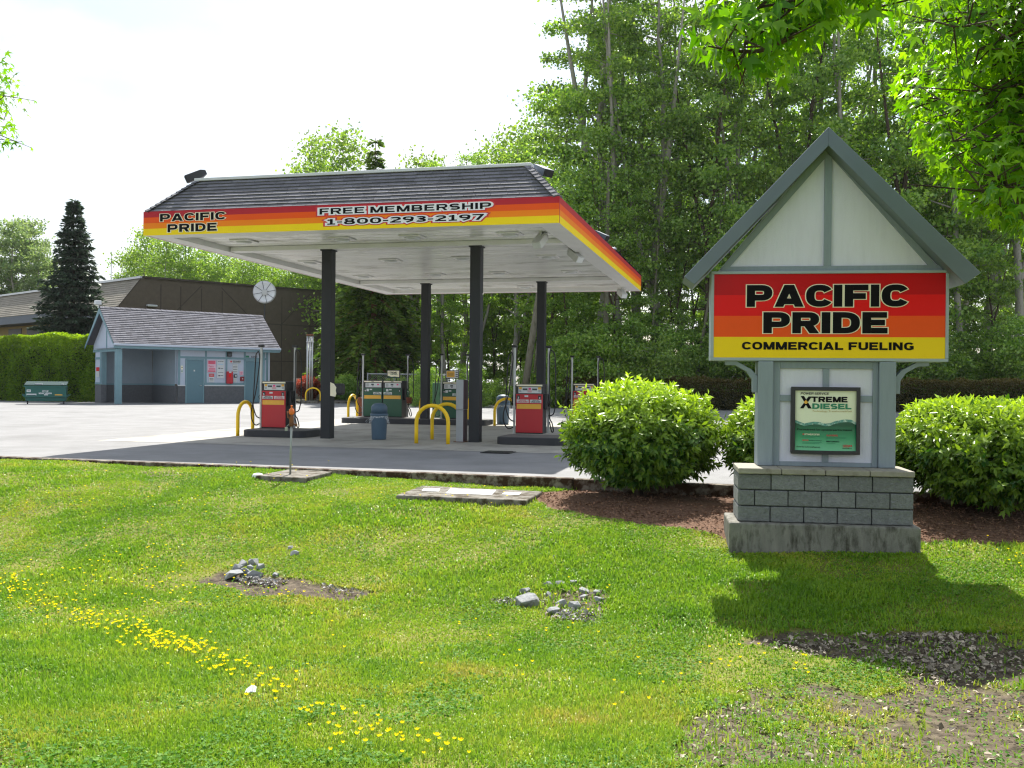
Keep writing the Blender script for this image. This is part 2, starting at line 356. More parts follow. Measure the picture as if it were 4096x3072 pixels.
m_shing3 = mat('brown_shingle', S(134, 128, 116), .95, .1, 10, .4, 80, var=.14)
m_capmetal = mat('white_cap_metal', S(205, 208, 212), .4, .05, 3)
m_steel = mat('brushed_steel', S(186, 188, 188), .32, .06, 6, metal=.75)
m_alum = mat('painted_aluminium', S(196, 198, 196), .42, .05, 5)
m_rubber = mat('black_rubber', S(24, 24, 27), .45, .1, 8)
m_dark = mat('dark_enamel', S(34, 35, 40), .4, .12, 6)
m_red = mat('red_enamel', S(188, 30, 44), .35, .05, 3, c2=S(160, 26, 38), c2amt=(.62, .8))
m_green = mat('green_enamel', S(26, 84, 60), .38, .07, 3, c2=S(22, 68, 50), c2amt=(.6, .8))
m_gold = mat('gold_band', S(232, 176, 62), .45, .06, 8, c2=S(214, 140, 50), c2amt=(.6, .72), c2scale=6)
m_panelw = mat('display_white', S(206, 210, 212), .35, .04, 10)
m_lcd = mat('lcd_grey', S(70, 76, 82), .25, .1, 20); m_pink = mat('pink_sticker', S(226, 70, 130), .5)
m_yel = mat('yellow_pipe_paint', S(242, 198, 12), .4, .06, 4, c2=S(196, 150, 20), c2amt=(.66, .78), c2scale=9)
m_isl = mat('island_black_paint', S(44, 45, 50), .55, .14, 6, .1, 50); m_isltop = mat('island_top', S(96, 94, 92), .85, .15, 5, .2, 90)
m_bin = mat('blue_grey_plastic', S(74, 98, 118), .5, .07, 5); m_bag = None
m_cab = mat('grey_cabinet_paint', S(158, 162, 166), .45, .05, 4); m_cabside = mat('maroon_cabinet_side', S(92, 70, 78), .5, .08, 4)
m_shedlight = mat('shed_panel_paint', S(186, 196, 212), .8, .04, 3, .1, 80); m_shedtrim = mat('shed_trim_paint', S(118, 150, 160), .65, .06, 3)
m_sheddoor = mat('shed_door_paint', S(96, 130, 142), .55, .04, 2); m_shedblk = mat('shed_block', S(96, 98, 102), .9, .16, 9, .6, 40, var=.1)
m_shedin = mat('shed_inner_wall', S(150, 164, 176), .85, .05, 2)
m_brown = mat('brown_siding', S(92, 82, 70), .9, .14, 2.2, .2, 60); m_brownln = mat('brown_batten', S(70, 62, 53), .9, .1)
m_fascgrey = mat('blue_grey_fascia', S(96, 104, 114), .7, .06, 2); m_ochre = mat('ochre_wall', S(150, 132, 84), .85, .1, 2); m_glassd = mat('dark_glass', S(34, 36, 34), .4, .1, 2, spec=.2)
m_dump = mat('dumpster_green', S(24, 92, 84), .5, .1, 3, c2=S(40, 70, 62), c2amt=(.6, .75)); m_dumpd = mat('dumpster_lid', S(22, 52, 54), .8, .1, spec=.2)
m_dish = mat('dish_white', S(226, 228, 230), .45, .04, 4); m_rust = mat('rusty_iron', S(120, 76, 48), .85, .25, 14, .4, 60, c2=S(70, 46, 34), c2amt=(.5, .65)); m_orange = mat('orange_paint', S(216, 110, 44), .6, .15, 9)
m_galv = mat('galvanised_pipe', S(150, 154, 152), .5, .1, 8, metal=.4)
m_bark = mat('pale_bark', S(158, 154, 142), .95, .3, 3, .6, 25, streak=(3, 3, .8), c2=S(84, 80, 68), c2amt=(.5, .7)); m_barkd = mat('dark_bark', S(74, 62, 50), .95, .25, 3, .6, 25, streak=(3, 3, .6))
m_barkr = mat('red_bark', S(120, 70, 52), .95, .2, 3, .5, 25, streak=(3, 3, .6))
m_rock = mat('grey_rock', S(140, 142, 144), .95, .25, 7, .7, 30, c2=S(84, 82, 76), c2amt=(.5, .7), c2scale=5)
m_petal = leafmat('buttercup_petal', S(255, 226, 0), S(255, 240, 30), (1, 1, .3, 1), .4, .35, .3, .03)
m_stem = mat('flower_stem', S(90, 130, 40), .7)

def part(mb, name, m, parent, **k): return mb.build(name, m, parent, **k)
def P_box(name, m, parent, x0, x1, y0, y1, z0, z1, bevel=0., loc=None): return MB().box(x0, x1, y0, y1, z0, z1).build(name, m, parent, bevel=bevel, loc=loc)

# ------------------------------------------------------------------ lawn terrain
K0 = Vector((-9.53, 17.86)); KD = Vector((.9585, -.2859)); KN = Vector((-.2859, -.9585))
def smooth(a, b, x): t = np.clip((x - a) / (b - a), 0, 1); return t * t * (3 - 2 * t)
def vnoise(x, y, s, seed):
    """cheap smooth value noise"""
    x = np.asarray(x) / s + seed * 13.7; y = np.asarray(y) / s - seed * 7.3
    xi = np.floor(x).astype(int); yi = np.floor(y).astype(int); fx = x - xi; fy = y - yi; fx = fx * fx * (3 - 2 * fx); fy = fy * fy * (3 - 2 * fy)
    def h(a, b): q = np.sin(a * 127.1 + b * 311.7 + seed * 74.7) * 43758.5453; return q - np.floor(q)
    return (h(xi, yi) * (1 - fx) + h(xi + 1, yi) * fx) * (1 - fy) + (h(xi, yi + 1) * (1 - fx) + h(xi + 1, yi + 1) * fx) * fy
def lawn_z(x, y):
    x = np.asarray(x, float); y = np.asarray(y, float)
    d = (x - K0.x) * KN.x + (y - K0.y) * KN.y
    h0 = -.03 - .09 * smooth(-4., .6, x)
    a = smooth(.8, 6.4, d); b = smooth(6.7, 12.8, d)
    z = h0 * (1 - a) - .64 * a + b * .56
    return z + (vnoise(x, y, 1.7, 1) - .5) * .05 + (vnoise(x, y, .45, 2) - .5) * .022
def L(px, py):
    d = ray(px, py); t = 2.0
    while t < 40:
        P = CAMP + d * t
        if P.z < float(lawn_z(P.x, P.y)): break
        t += .02
    return P

def poly_px(pts): return [L(*p) for p in pts]
def inpoly(x, y, poly):
    x = np.asarray(x); c = np.zeros(x.shape, bool); n = len(poly)
    for i in range(n):
        x1, y1 = poly[i].x, poly[i].y; x2, y2 = poly[i - 1].x, poly[i - 1].y
        c ^= ((y1 > y) != (y2 > y)) & (x < (x2 - x1) * (y - y1) / (y2 - y1 + 1e-12) + x1)
    return c
V = 1.8517
soilA = poly_px([(v[0] * V, v[1] * V) for v in ((432, 1254), (470, 1243), (520, 1238), (590, 1250), (690, 1262), (800, 1276), (838, 1286), (760, 1292), (640, 1291), (540, 1292), (480, 1278))])
soilB = poly_px([(v[0] * V, v[1] * V) for v in ((1055, 1300), (1100, 1293), (1190, 1270), (1300, 1282), (1308, 1330), (1290, 1352), (1230, 1345), (1160, 1325), (1090, 1312))])
soilC = poly_px([(v[0] * V, v[1] * V) for v in ((1590, 1392), (1680, 1362), (1800, 1362), (2000, 1366), (2300, 1372), (2300, 1680), (1960, 1680), (2010, 1580), (1900, 1500), (2000, 1460), (1880, 1420), (1700, 1410))])
soilD = poly_px([(v[0] * V, v[1] * V) for v in ((1480, 1560), (1620, 1480), (1760, 1470), (1900, 1500), (2010, 1590), (1960, 1680), (1500, 1680), (1420, 1650))])
mulch = poly_px([(v[0] * V, v[1] * V) for v in ((1140, 1066), (1300, 1058), (1600, 1060), (1980, 1062), (2330, 1066), (2330, 1175), (2200, 1176), (2080, 1172), (1985, 1178), (1600, 1184), (1540, 1160), (1480, 1142), (1380, 1132), (1270, 1112), (1180, 1096))])
soilE = poly_px([(v[0] * V, v[1] * V) for v in ((-40, 1612), (60, 1616), (90, 1640), (60, 1665), (-40, 1668))])
soilF = poly_px([(v[0] * V, v[1] * V) for v in ((290, 1020), (390, 1016), (420, 1026), (330, 1032))])
SOILN = lambda x, y: .6 * vnoise(x, y, .35, 5) + .4 * vnoise(x, y, .13, 6)
def soil_mask(x, y):
    jx = x + (vnoise(x, y, .3, 11) - .5) * .22; jy = y + (vnoise(x, y, .3, 12) - .5) * .28
    m = np.zeros(np.shape(x)); nzz = SOILN(x, y)
    m = np.maximum(m, inpoly(jx, jy, soilA) * 1.0); m = np.maximum(m, inpoly(jx, jy, soilB) * .75)
    m = np.maximum(m, inpoly(jx, jy, soilC) * np.where(nzz < .72, .98, .6)); m = np.maximum(m, inpoly(jx, jy, soilD) * np.where(nzz < .64, .95, .6))
    m = np.maximum(m, inpoly(jx, jy, soilE) * .6); m = np.maximum(m, inpoly(jx, jy, soilF) * .7)
    return m
def mulch_mask(x, y):
    jx = x + (vnoise(x, y, .3, 13) - .5) * .2; jy = y + (vnoise(x, y, .3, 14) - .5) * .25
    return inpoly(jx, jy, mulch)

def build_lawn():
    xs = np.arange(-14, 14.01, .07); ts = np.arange(0, 1.0001, 1 / 190.)
    X, T = np.meshgrid(xs, ts)
    yk = K0.y + (X - K0.x) * KD.y / KD.x
    Y = 1.2 + (yk - .02 - 1.2) * T ** .8
    Z = lawn_z(X, Y); soil = soil_mask(X, Y); mu = mulch_mask(X, Y); Z = Z - soil * .018
    me = bpy.data.meshes.new('lawn'); n0, n1 = X.shape
    me.vertices.add(n0 * n1); me.vertices.foreach_set('co', np.stack([X, Y, Z], -1).astype(np.float32).ravel())
    i = np.arange(n0 - 1)[:, None] * n1 + np.arange(n1 - 1)[None, :]; q = np.stack([i, i + 1, i + n1 + 1, i + n1], -1).reshape(-1, 4)
    me.loops.add(q.size); me.loops.foreach_set('vertex_index', q.astype(np.int32).ravel()); me.polygons.add(len(q)); me.polygons.foreach_set('loop_start', (np.arange(len(q)) * 4).astype(np.int32))
    me.polygons.foreach_set('use_smooth', np.ones(len(q), bool))
    for nm, arr in (('soil', np.maximum(soil, 0)), ('mulch', mu.astype(float))):
        a = me.attributes.new(nm, 'FLOAT', 'POINT'); a.data.foreach_set('value', arr.astype(np.float32).ravel())
    m = bpy.data.materials.new('lawn_soil'); m.use_nodes = True; t = m.node_tree; p = t.nodes['Principled BSDF']; p.inputs['Roughness'].default_value = .95; p.inputs['Specular IOR Level'].default_value = .2
    co = nn(t, 'ShaderNodeTexCoord')
    def ramp(scale, c1, c2, a=.35, b=.65, det=8):
        n = nn(t, 'ShaderNodeTexNoise'); n.inputs['Scale'].default_value = scale; n.inputs['Detail'].default_value = det; n.inputs['Roughness'].default_value = .7; t.links.new(co.outputs['Object'], n.inputs[0])
        r = nn(t, 'ShaderNodeValToRGB'); r.color_ramp.elements[0].position = a; r.color_ramp.elements[1].position = b; r.color_ramp.elements[0].color = c1; r.color_ramp.elements[1].color = c2
        t.links.new(n.outputs[0], r.inputs[0]); return r.outputs[0]
    thatch = ramp(3, S(92, 100, 40), S(124, 124, 58)); earth = ramp(11, S(52, 44, 36), S(110, 99, 84)); bark = ramp(22, S(70, 48, 36), S(126, 98, 78))
    def mix(a, b, f):
        x = nn(t, 'ShaderNodeMixRGB'); t.links.new(f, x.inputs[0]); t.links.new(a, x.inputs[1]); t.links.new(b, x.inputs[2]); return x.outputs[0]
    a1 = nn(t, 'ShaderNodeAttribute'); a1.attribute_name = 'soil'; a2 = nn(t, 'ShaderNodeAttribute'); a2.attribute_name = 'mulch'
    t.links.new(mix(mix(thatch, earth, a1.outputs['Fac']), bark, a2.outputs['Fac']), p.inputs['Base Color'])
    nb = nn(t, 'ShaderNodeTexNoise'); nb.inputs['Scale'].default_value = 45; nb.inputs['Detail'].default_value = 8; t.links.new(co.outputs['Object'], nb.inputs[0])
    bp = nn(t, 'ShaderNodeBump'); bp.inputs['Strength'].default_value = .8; bp.inputs['Distance'].default_value = .02; t.links.new(nb.outputs[0], bp.inputs['Height']); t.links.new(bp.outputs[0], p.inputs['Normal'])
    me.materials.append(m); me.update(calc_edges=True)
    tag(link('lawn', me), kind='structure')
build_lawn()

# big ground sheet, car park, kerb
def sheet(name, poly, z, m):
    mb = MB(); mb.add([(x, y, z) for x, y in poly], [tuple(range(len(poly)))]); return tag(mb.build(name, m), kind='structure')
m_far = mat('rough_ground', S(96, 96, 66), .95, .2, .3)
sheet('ground', [(-140, -40), (140, -40), (140, 190), (-140, 190)], -.9, m_far)
def kpt(t, off=0): p = K0 + KD * t - KN * off; return (p.x, p.y)
kmb = MB()
t0 = -9.0
while t0 < 30:                                          # kerb stones butted end to end
    ln = random.uniform(2.6, 3.2); j = random.uniform(-.012, .012)
    a, b = kpt(t0 + .006, -.0 + j), kpt(t0 + ln - .006, -.0 + j); c_, d_ = kpt(t0 + ln - .006, .17 + j), kpt(t0 + .006, .17 + j)
    kmb.slab([a, b, c_, d_], -.42, .035 + random.uniform(-.008, .008)); t0 += ln
kerb = tag(kmb.build('kerb', m_kerb, bevel=.02), kind='structure')
lotpoly = [kpt(-60, .18), kpt(70, .18), (75, 54.5), (-95, 66)]
sheet('parking_lot', lotpoly, 0.0, m_asphalt)
m_floor = mat('woodland_floor', S(78, 66, 46), .95, .3, .8, .6, 12, c2=S(58, 76, 34), c2amt=(.48, .62), c2scale=.4)
sheet('woodland_floor', [(-95, 66.0), (75, 54.5), (138, 54), (138, 188), (-138, 188), (-138, 66)], -.004, m_floor)

# ------------------------------------------------------------------ fuel canopy
CF = Frame(.956, 20.043, -.2437)
CL, CW, ZB, ZT, ZR, RI = 9.903, 15.45, 4.84, 5.398, 6.246, .863
can = empty('fuel_canopy', CF.o, CF.a, 'shingled fuel station canopy with red orange and yellow striped fascia on four black columns', 'canopy')
def fascia(p0, p1, inward):
    """striped board from p0 to p1 (xy), outer faces split in four bands, thickness inward"""
    p0 = Vector((*p0, 0)); p1 = Vector((*p1, 0)); n = Vector((*inward, 0)) * .06; H = ZT - ZB; zs = [ZB, ZB + .285 * H, ZB + .515 * H, ZB + .755 * H, ZT]
    mb = MB()
    for i in range(4):
        a, b = Vector((0, 0, zs[i])), Vector((0, 0, zs[i + 1])); mb.add([p0 + a, p1 + a, p1 + b, p0 + b], [(0, 1, 2, 3)], i)
    a, b = Vector((0, 0, ZB)), Vector((0, 0, ZT))
    mb.add([p0 + a, p1 + a, p1 + b, p0 + b, p0 + n + a, p1 + n + a, p1 + n + b, p0 + n + b], [(4, 7, 6, 5), (3, 2, 6, 7), (0, 3, 7, 4), (1, 5, 6, 2)], 3)
    mb.add([p0 + a, p1 + a, p1 + n + a, p0 + n + a], [(0, 3, 2, 1)], 4)
    return mb.build('fascia', [m_f4, m_f3, m_f2, m_f1, m_lip], can)
ff = fascia((-CL, 0), (0, 0), (0, 1)); fascia((0, .0605), (0, CW - .0605), (-1, 0)); fascia((0, CW), (-CL, CW), (0, -1)); fascia((-CL, CW - .0605), (-CL, .0605), (1, 0))
# lettering on the front fascia
def fz(px, py): return CF.ply(px, py, 0)
def front_text(txt, pl, pr, yt, yb, name, m, bold, extra, lift, **k):
    a, b, c = fz(pl, yt), fz(pr, yt), fz(pl, yb)
    return lettering(name, txt, a.x, b.x, c.z, a.z, -lift, m, ff, bold=bold, extra=extra, **k)
for txt, pl, pr, yt, yb, g in (('PACIFIC', 641, 902, 856.5, 886.5, .12), ('PRIDE', 671, 868, 897.5, 929, .13)):
    front_text(txt, pl, pr, yt, yb, 'letter_outline', m_cream, .055, .05, .004, gap=g); front_text(txt, pl, pr, yt, yb, 'lettering', m_black, .055, 0, .008, gap=g)
for txt, pl, pr, yt, yb, g in (('FREE MEMBERSHIP', 1279, 1965, 834.5, 858.5, .15), ('1-800-293-2197', 1308, 1937, 876, 900.5, .13)):
    front_text(txt, pl, pr, yt, yb, 'letter_border', m_redink, .035, .235, .003, gap=g); front_text(txt, pl, pr, yt, yb, 'letter_outline', m_whiteink, .035, .135, .0065, gap=g)
    front_text(txt, pl, pr, yt, yb, 'lettering', m_black, .035, 0, .010, gap=g)
# soffit
mb = MB(); lw = .42
mb.box(-CL + .06, -.06, .06, .06 + lw, ZB + .006, ZB + .03).box(-CL + .06, -.06, CW - .06 - lw, CW - .06, ZB + .006, ZB + .03)
mb.box(-CL + .06, -CL + .06 + lw, .06 + lw, CW - .06 - lw, ZB + .006, ZB + .03).box(-.06 - lw, -.06, .06 + lw, CW - .06 - lw, ZB + .006, ZB + .03)
mb.box(-CL + .06 + lw, -.06 - lw, .06 + lw - .02, .06 + lw, ZB + .03, ZB + .16).box(-CL + .06 + lw, -.06 - lw, CW - .06 - lw, CW - .04 - lw, ZB + .03, ZB + .16)
mb.box(-.06 - lw, -.04 - lw, .06 + lw, CW - .06 - lw, ZB + .03, ZB + .16).box(-CL + .04 + lw, -CL + .06 + lw, .06 + lw, CW - .06 - lw, ZB + .03, ZB + .16)
mb.build('soffit_border', m_lip, can)
mb = MB(); y = .06 + lw + .004
while y < CW - .06 - lw - .1:
    mb.box(-CL + .065 + lw, -.065 - lw, y, y + .18, ZB + .138 + random.uniform(0, .006), ZB + .16); y += .208
mb.build('soffit_boards', m_soffit, can, bevel=.006)
P_box('roof_deck', m_dark, can, -CL + .07, -.07, .07, CW - .07, ZB + .17, ZT - .03)
for yy in (3.166, 11.77): P_box('soffit_beam', m_lip, can, -CL + .06 + lw + .03, -.06 - lw - .03, yy - .17, yy + .17, ZB + .016, ZB + .136, bevel=.01)
for xx0 in (-2.70, -6.67):
    for yy in (3.166, 11.77):
        xx = xx0 - (0 if yy < 5 else (.21 if xx0 > -4 else .33))
        c_ = MB().box(xx - .136, xx + .136, yy - .136, yy + .136, .0, ZB + .0155).box(xx - .17, xx + .17, yy - .17, yy + .17, ZB - .02, ZB + .0145)
        c_.build('column', m_col, can, bevel=.012)
for cx_, cy_ in ((665, 450), (1240, 433), (535, 588), (960, 575), (1175, 663), (1465, 567), (1600, 655), (375, 683), (800, 672), (620, 755), (1330, 745), (-330, 475), (250, 462), (60, 600)):
    p = CF.loc(G(1200 + .678 * cx_, 640 + .678 * cy_, ZB + .14))
    if abs(p.y - 3.166) < .45 or abs(p.y - 11.77) < .45: p.y += .5
    fr = P_box('light_fixture', m_lip, can, -.27, .27, -.27, .27, -.035, -.002, bevel=.012, loc=(p.x, p.y, ZB + .14))
    MB().lathe([(.19, -.036), (.17, -.07), (.1, -.085), (.03, -.088)], n=16).build('lens', m_panelw, fr, smooth=True)
# mansard roof
rm = MB(); sl = math.hypot(RI - .03, ZR - ZT); vh, vz = (RI - .03) / sl, (ZR - ZT) / sl
Nf = lambda d: Vector((d[0] * vz, d[1] * vz, vh))
shingles(rm, (0, .03, ZT - .01), (1, 0, 0), (0, vh, vz), Nf((0, -1)), sl, .128, .3, lambda s: -CL + .03 + s * vh, lambda s: -.03 - s * vh, .03)
shingles(rm, (-.03, 0, ZT - .01), (0, 1, 0), (-vh, 0, vz), Nf((1, 0)), sl, .128, .3, lambda s: .03 + s * vh, lambda s: CW - .03 - s * vh)
shingles(rm, (-CL + .03, 0, ZT - .01), (0, -1, 0), (vh, 0, vz), Nf((-1, 0)), sl, .128, .3, lambda s: -CW + .03 + s * vh, lambda s: -.03 - s * vh)
shingles(rm, (0, CW - .03, ZT - .01), (-1, 0, 0), (0, -vh, vz), Nf((0, 1)), sl, .128, .3, lambda s: .03 + s * vh, lambda s: CL - .03 - s * vh)
x0, x1, y0, y1 = -CL + .05, -.05, .05, CW - .05; i0, i1, j0, j1 = -CL + RI, -RI, RI, CW - RI      # underlay just below the tabs
rm.add([(x0, y0, ZT - .03), (x1, y0, ZT - .03), (x1, y1, ZT - .03), (x0, y1, ZT - .03), (i0, j0, ZR - .03), (i1, j0, ZR - .03), (i1, j1, ZR - .03), (i0, j1, ZR - .03)],
       [(0, 1, 5, 4), (1, 2, 6, 5), (2, 3, 7, 6), (3, 0, 4, 7)], 0, 0)
roof = rm.build('shingle_roof', m_shing, can)
for (ax, ay, bx_, by_) in ((-CL + .04, .04, -CL + RI, RI), (-.04, .04, -RI, RI), (-.04, CW - .04, -RI, CW - RI), (-CL + .04, CW - .04, -CL + RI, CW - RI)):
    A = Vector((ax, ay, ZT)); B = Vector((bx_, by_, ZR)); d = (B - A); n = 10; ln = d.length / n; d.normalize()
    hm = MB(); side = Vector((-d.y, d.x, 0)).normalized(); up = d.cross(side); up = up if up.z > 0 else -up
    for i in range(n):
        o = A + d * (i * ln); tilt = .022
        for sg in (-1, 1):
            e = side * sg * .12 - up * .045
            hm.add([o + up * (.03 + tilt), o + e + up * (.03 + tilt), o + d * (ln * 1.15) + e + up * .03, o + d * (ln * 1.15) + up * .03, o + up * .01, o + e + up * .01],
                   [(0, 1, 2, 3), (0, 4, 5, 1)], 0)
    hm.build('hip_cap', m_shing, roof)
mb = MB().box(-CL + RI - .06, -RI + .06, RI - .05, RI + .25, ZR + .004, ZR + .075).box(-CL + RI - .06, -RI + .06, CW - RI - .25, CW - RI + .05, ZR + .004, ZR + .075)
mb.box(-CL + RI - .04, -CL + RI + .2, RI + .252, CW - RI - .252, ZR - .03, ZR + .02).box(-RI - .2, -RI + .0, RI + .252, CW - RI - .252, ZR - .03, ZR + .02)
mb.box(-CL + RI + .2, -RI - .2, RI + .25, CW - RI - .25, ZR - .05, ZR + .03)
mb.build('roof_coping', m_capmetal, can, bevel=.012)

def floodlight(P, yaw, pitch_, label, mcol, arm=.22, size=.2):
    t = empty('floodlight', P, yaw, label, 'floodlight', 'floodlights on the canopy')
    MB().box(-.02, .02, -.02, .02, 0 if arm > 0 else arm, arm if arm > 0 else 0).build('bracket', mcol, t)
    T = Matrix.Translation((0, 0, arm)) @ Matrix.Rotation(pitch_, 4, 'X')
    h = MB().box(-size, size, -.24, .16, -.09, .09, T=T); h.add([T @ Vector(v) for v in ((-size, .16, -.09), (size, .16, -.09), (size, .16, .09), (-size, .16, .09), (-size * .6, .27, -.05), (size * .6, .27, -.05), (size * .6, .27, .05), (-size * .6, .27, .05))],
        [(4, 5, 6, 7), (0, 1, 5, 4), (1, 2, 6, 5), (2, 3, 7, 6), (3, 0, 4, 7)]); h.build('housing', mcol, t, bevel=.01)
    g = MB().box(-size * .9, size * .9, -.252, -.243, -.075, .075, T=T); g.build('lens', m_panelw if mcol is m_alum else m_glassd, t)
    return t
z_ = ZB + .138
floodlight(G(2163, 925, z_), CF.a - .3, R(38), 'white floodlight under the canopy soffit near the front right corner', m_alum, -.2, .11)
floodlight(G(2300, 990, z_), CF.a + .9, R(35), 'white floodlight under the soffit halfway along the right edge', m_alum, -.2, .11)
floodlight(G(2487, 1150, ZB), CF.a + .6, R(30), 'small floodlight hanging below the far right corner of the canopy', m_alum, -.2, .11)
floodlight(CF.wor(-CL + .75, RI + .1, ZR + .09), CF.a - 1.0, R(25), 'dark floodlight on the left end of the canopy roof', m_dark, .07, .09)
floodlight(CF.wor(-.75, RI + .8, ZR + .0), CF.a + 1.0, R(25), 'grey double floodlight on the right end of the canopy roof', m_fascgrey, .08, .16)
floodlight(CF.wor(-.35, 7.9, ZT + .3), CF.a + 1.2, R(25), 'grey floodlight low on the right slope of the canopy roof', m_fascgrey, .06, .10)

# concrete pad under the canopy with joints (sheets above the asphalt)
pad = [CF.wor(-11.3, .2), CF.wor(.6, .2), CF.wor(.6, 14.6), CF.wor(-11.3, 14.6)]
mb = MB()
for i in range(4):
    for j in range(4):
        xa, xb = -11.3 + i * 2.975 + .008, -11.3 + (i + 1) * 2.975 - .008; ya, yb = .2 + j * 3.6 + .008, .2 + (j + 1) * 3.6 - .008
        P = [CF.wor(xa, ya), CF.wor(xb, ya), CF.wor(xb, yb), CF.wor(xa, yb)]; mb.add([(p.x, p.y, .005) for p in P], [(0, 1, 2, 3)])
tag(mb.build('concrete_pad', m_pad), kind='structure')
dg = G(1993, 1811); mb = MB().box(-.32, .32, -.28, .28, .0, .012)
for i in range(9): mb.box(-.28, .28, -.25 + i * .056, -.225 + i * .056, .012, .02)
tag(mb.build('drain_grate', m_dark, loc=(dg.x, dg.y, .006), rotz=CF.a), 'dark square drain cover in the concrete near the front right column', 'drain cover')

# ------------------------------------------------------------------ pump islands
def rrect(x0, x1, y0, y1, r, n=6):
    pts = []
    for cx_, cy_, a0 in ((x1 - r, y0 + r, -90), (x1 - r, y1 - r, 0), (x0 + r, y1 - r, 90), (x0 + r, y0 + r, 180)):
        for i in range(n + 1): a = R(a0 + 90 * i / n); pts.append((cx_ + r * math.cos(a), cy_ + r * math.sin(a)))
    return pts
def island(x0, x1, y0, y1, h, label):
    t = empty('pump_island', CF.wor((x0 + x1) / 2, (y0 + y1) / 2, 0), CF.a, label, 'pump island', 'raised pump islands')
    hx, hy = (x1 - x0) / 2, (y1 - y0) / 2
    MB().slab(rrect(-hx, hx, -hy, hy, .28), .0, h).build('kerb_edge', m_isl, t, bevel=.015)
    MB().slab(rrect(-hx + .05, hx - .05, -hy + .05, hy - .05, .24), h + .001, h + .008).build('top_slab', m_isltop, t)
    return t
IH = .18
I1 = (-9.05, -7.25, 2.95, 4.3); I2 = (-2.02, -.35, 2.5, 3.9); I3 = (-10.0, -4.75, 11.3, 12.7); I4 = (-2.2, .2, 11.4, 12.7)
island(*I1, IH, 'black edged pump island under red pumps 1 and 2'); island(*I2, IH, 'black edged pump island under red pumps 3 and 4')
island(*I3, IH, 'long black edged island under the green diesel pumps'); island(*I4, IH, 'far right pump island partly hidden by the round shrub')

# ------------------------------------------------------------------ fuel dispensers
hoseA = [(.055, 2.07), (.10, 2.02), (.138, 1.91), (.175, 1.36), (.184, .72), (.156, .53), (.083, .35), (-.02, .29)]
hoseB = [(.05, 2.08), (.015, 1.97), (.03, 1.73), (.12, .99), (.21, .63), (.248, .44), (.23, .26), (.156, .13), (.083, .10), (-.01, .14)]
hoseC = [(.02, 2.12), (.10, 2.11), (.16, 1.99), (.18, 1.55), (.20, .81), (.18, .63), (.13, .48), (.0, .44)]
hoseD = [(.03, 2.12), (.0, 1.9), (.01, 1.2), (.03, .44), (.10, .26), (.14, .07), (.09, .04), (.03, .29)]
def spline(pts, k=5):
    P = [Vector(p) for p in pts]; out = []
    for i in range(len(P) - 1):
        a, b, c_, d = P[max(i - 1, 0)], P[i], P[i + 1], P[min(i + 2, len(P) - 1)]
        for j in range(k):
            t = j / k; out.append(.5 * ((2 * b) + (c_ - a) * t + (2 * a - 5 * b + 4 * c_ - d) * t * t + (3 * b - a - 3 * c_ + d) * t ** 3))
    out.append(P[-1]); return out
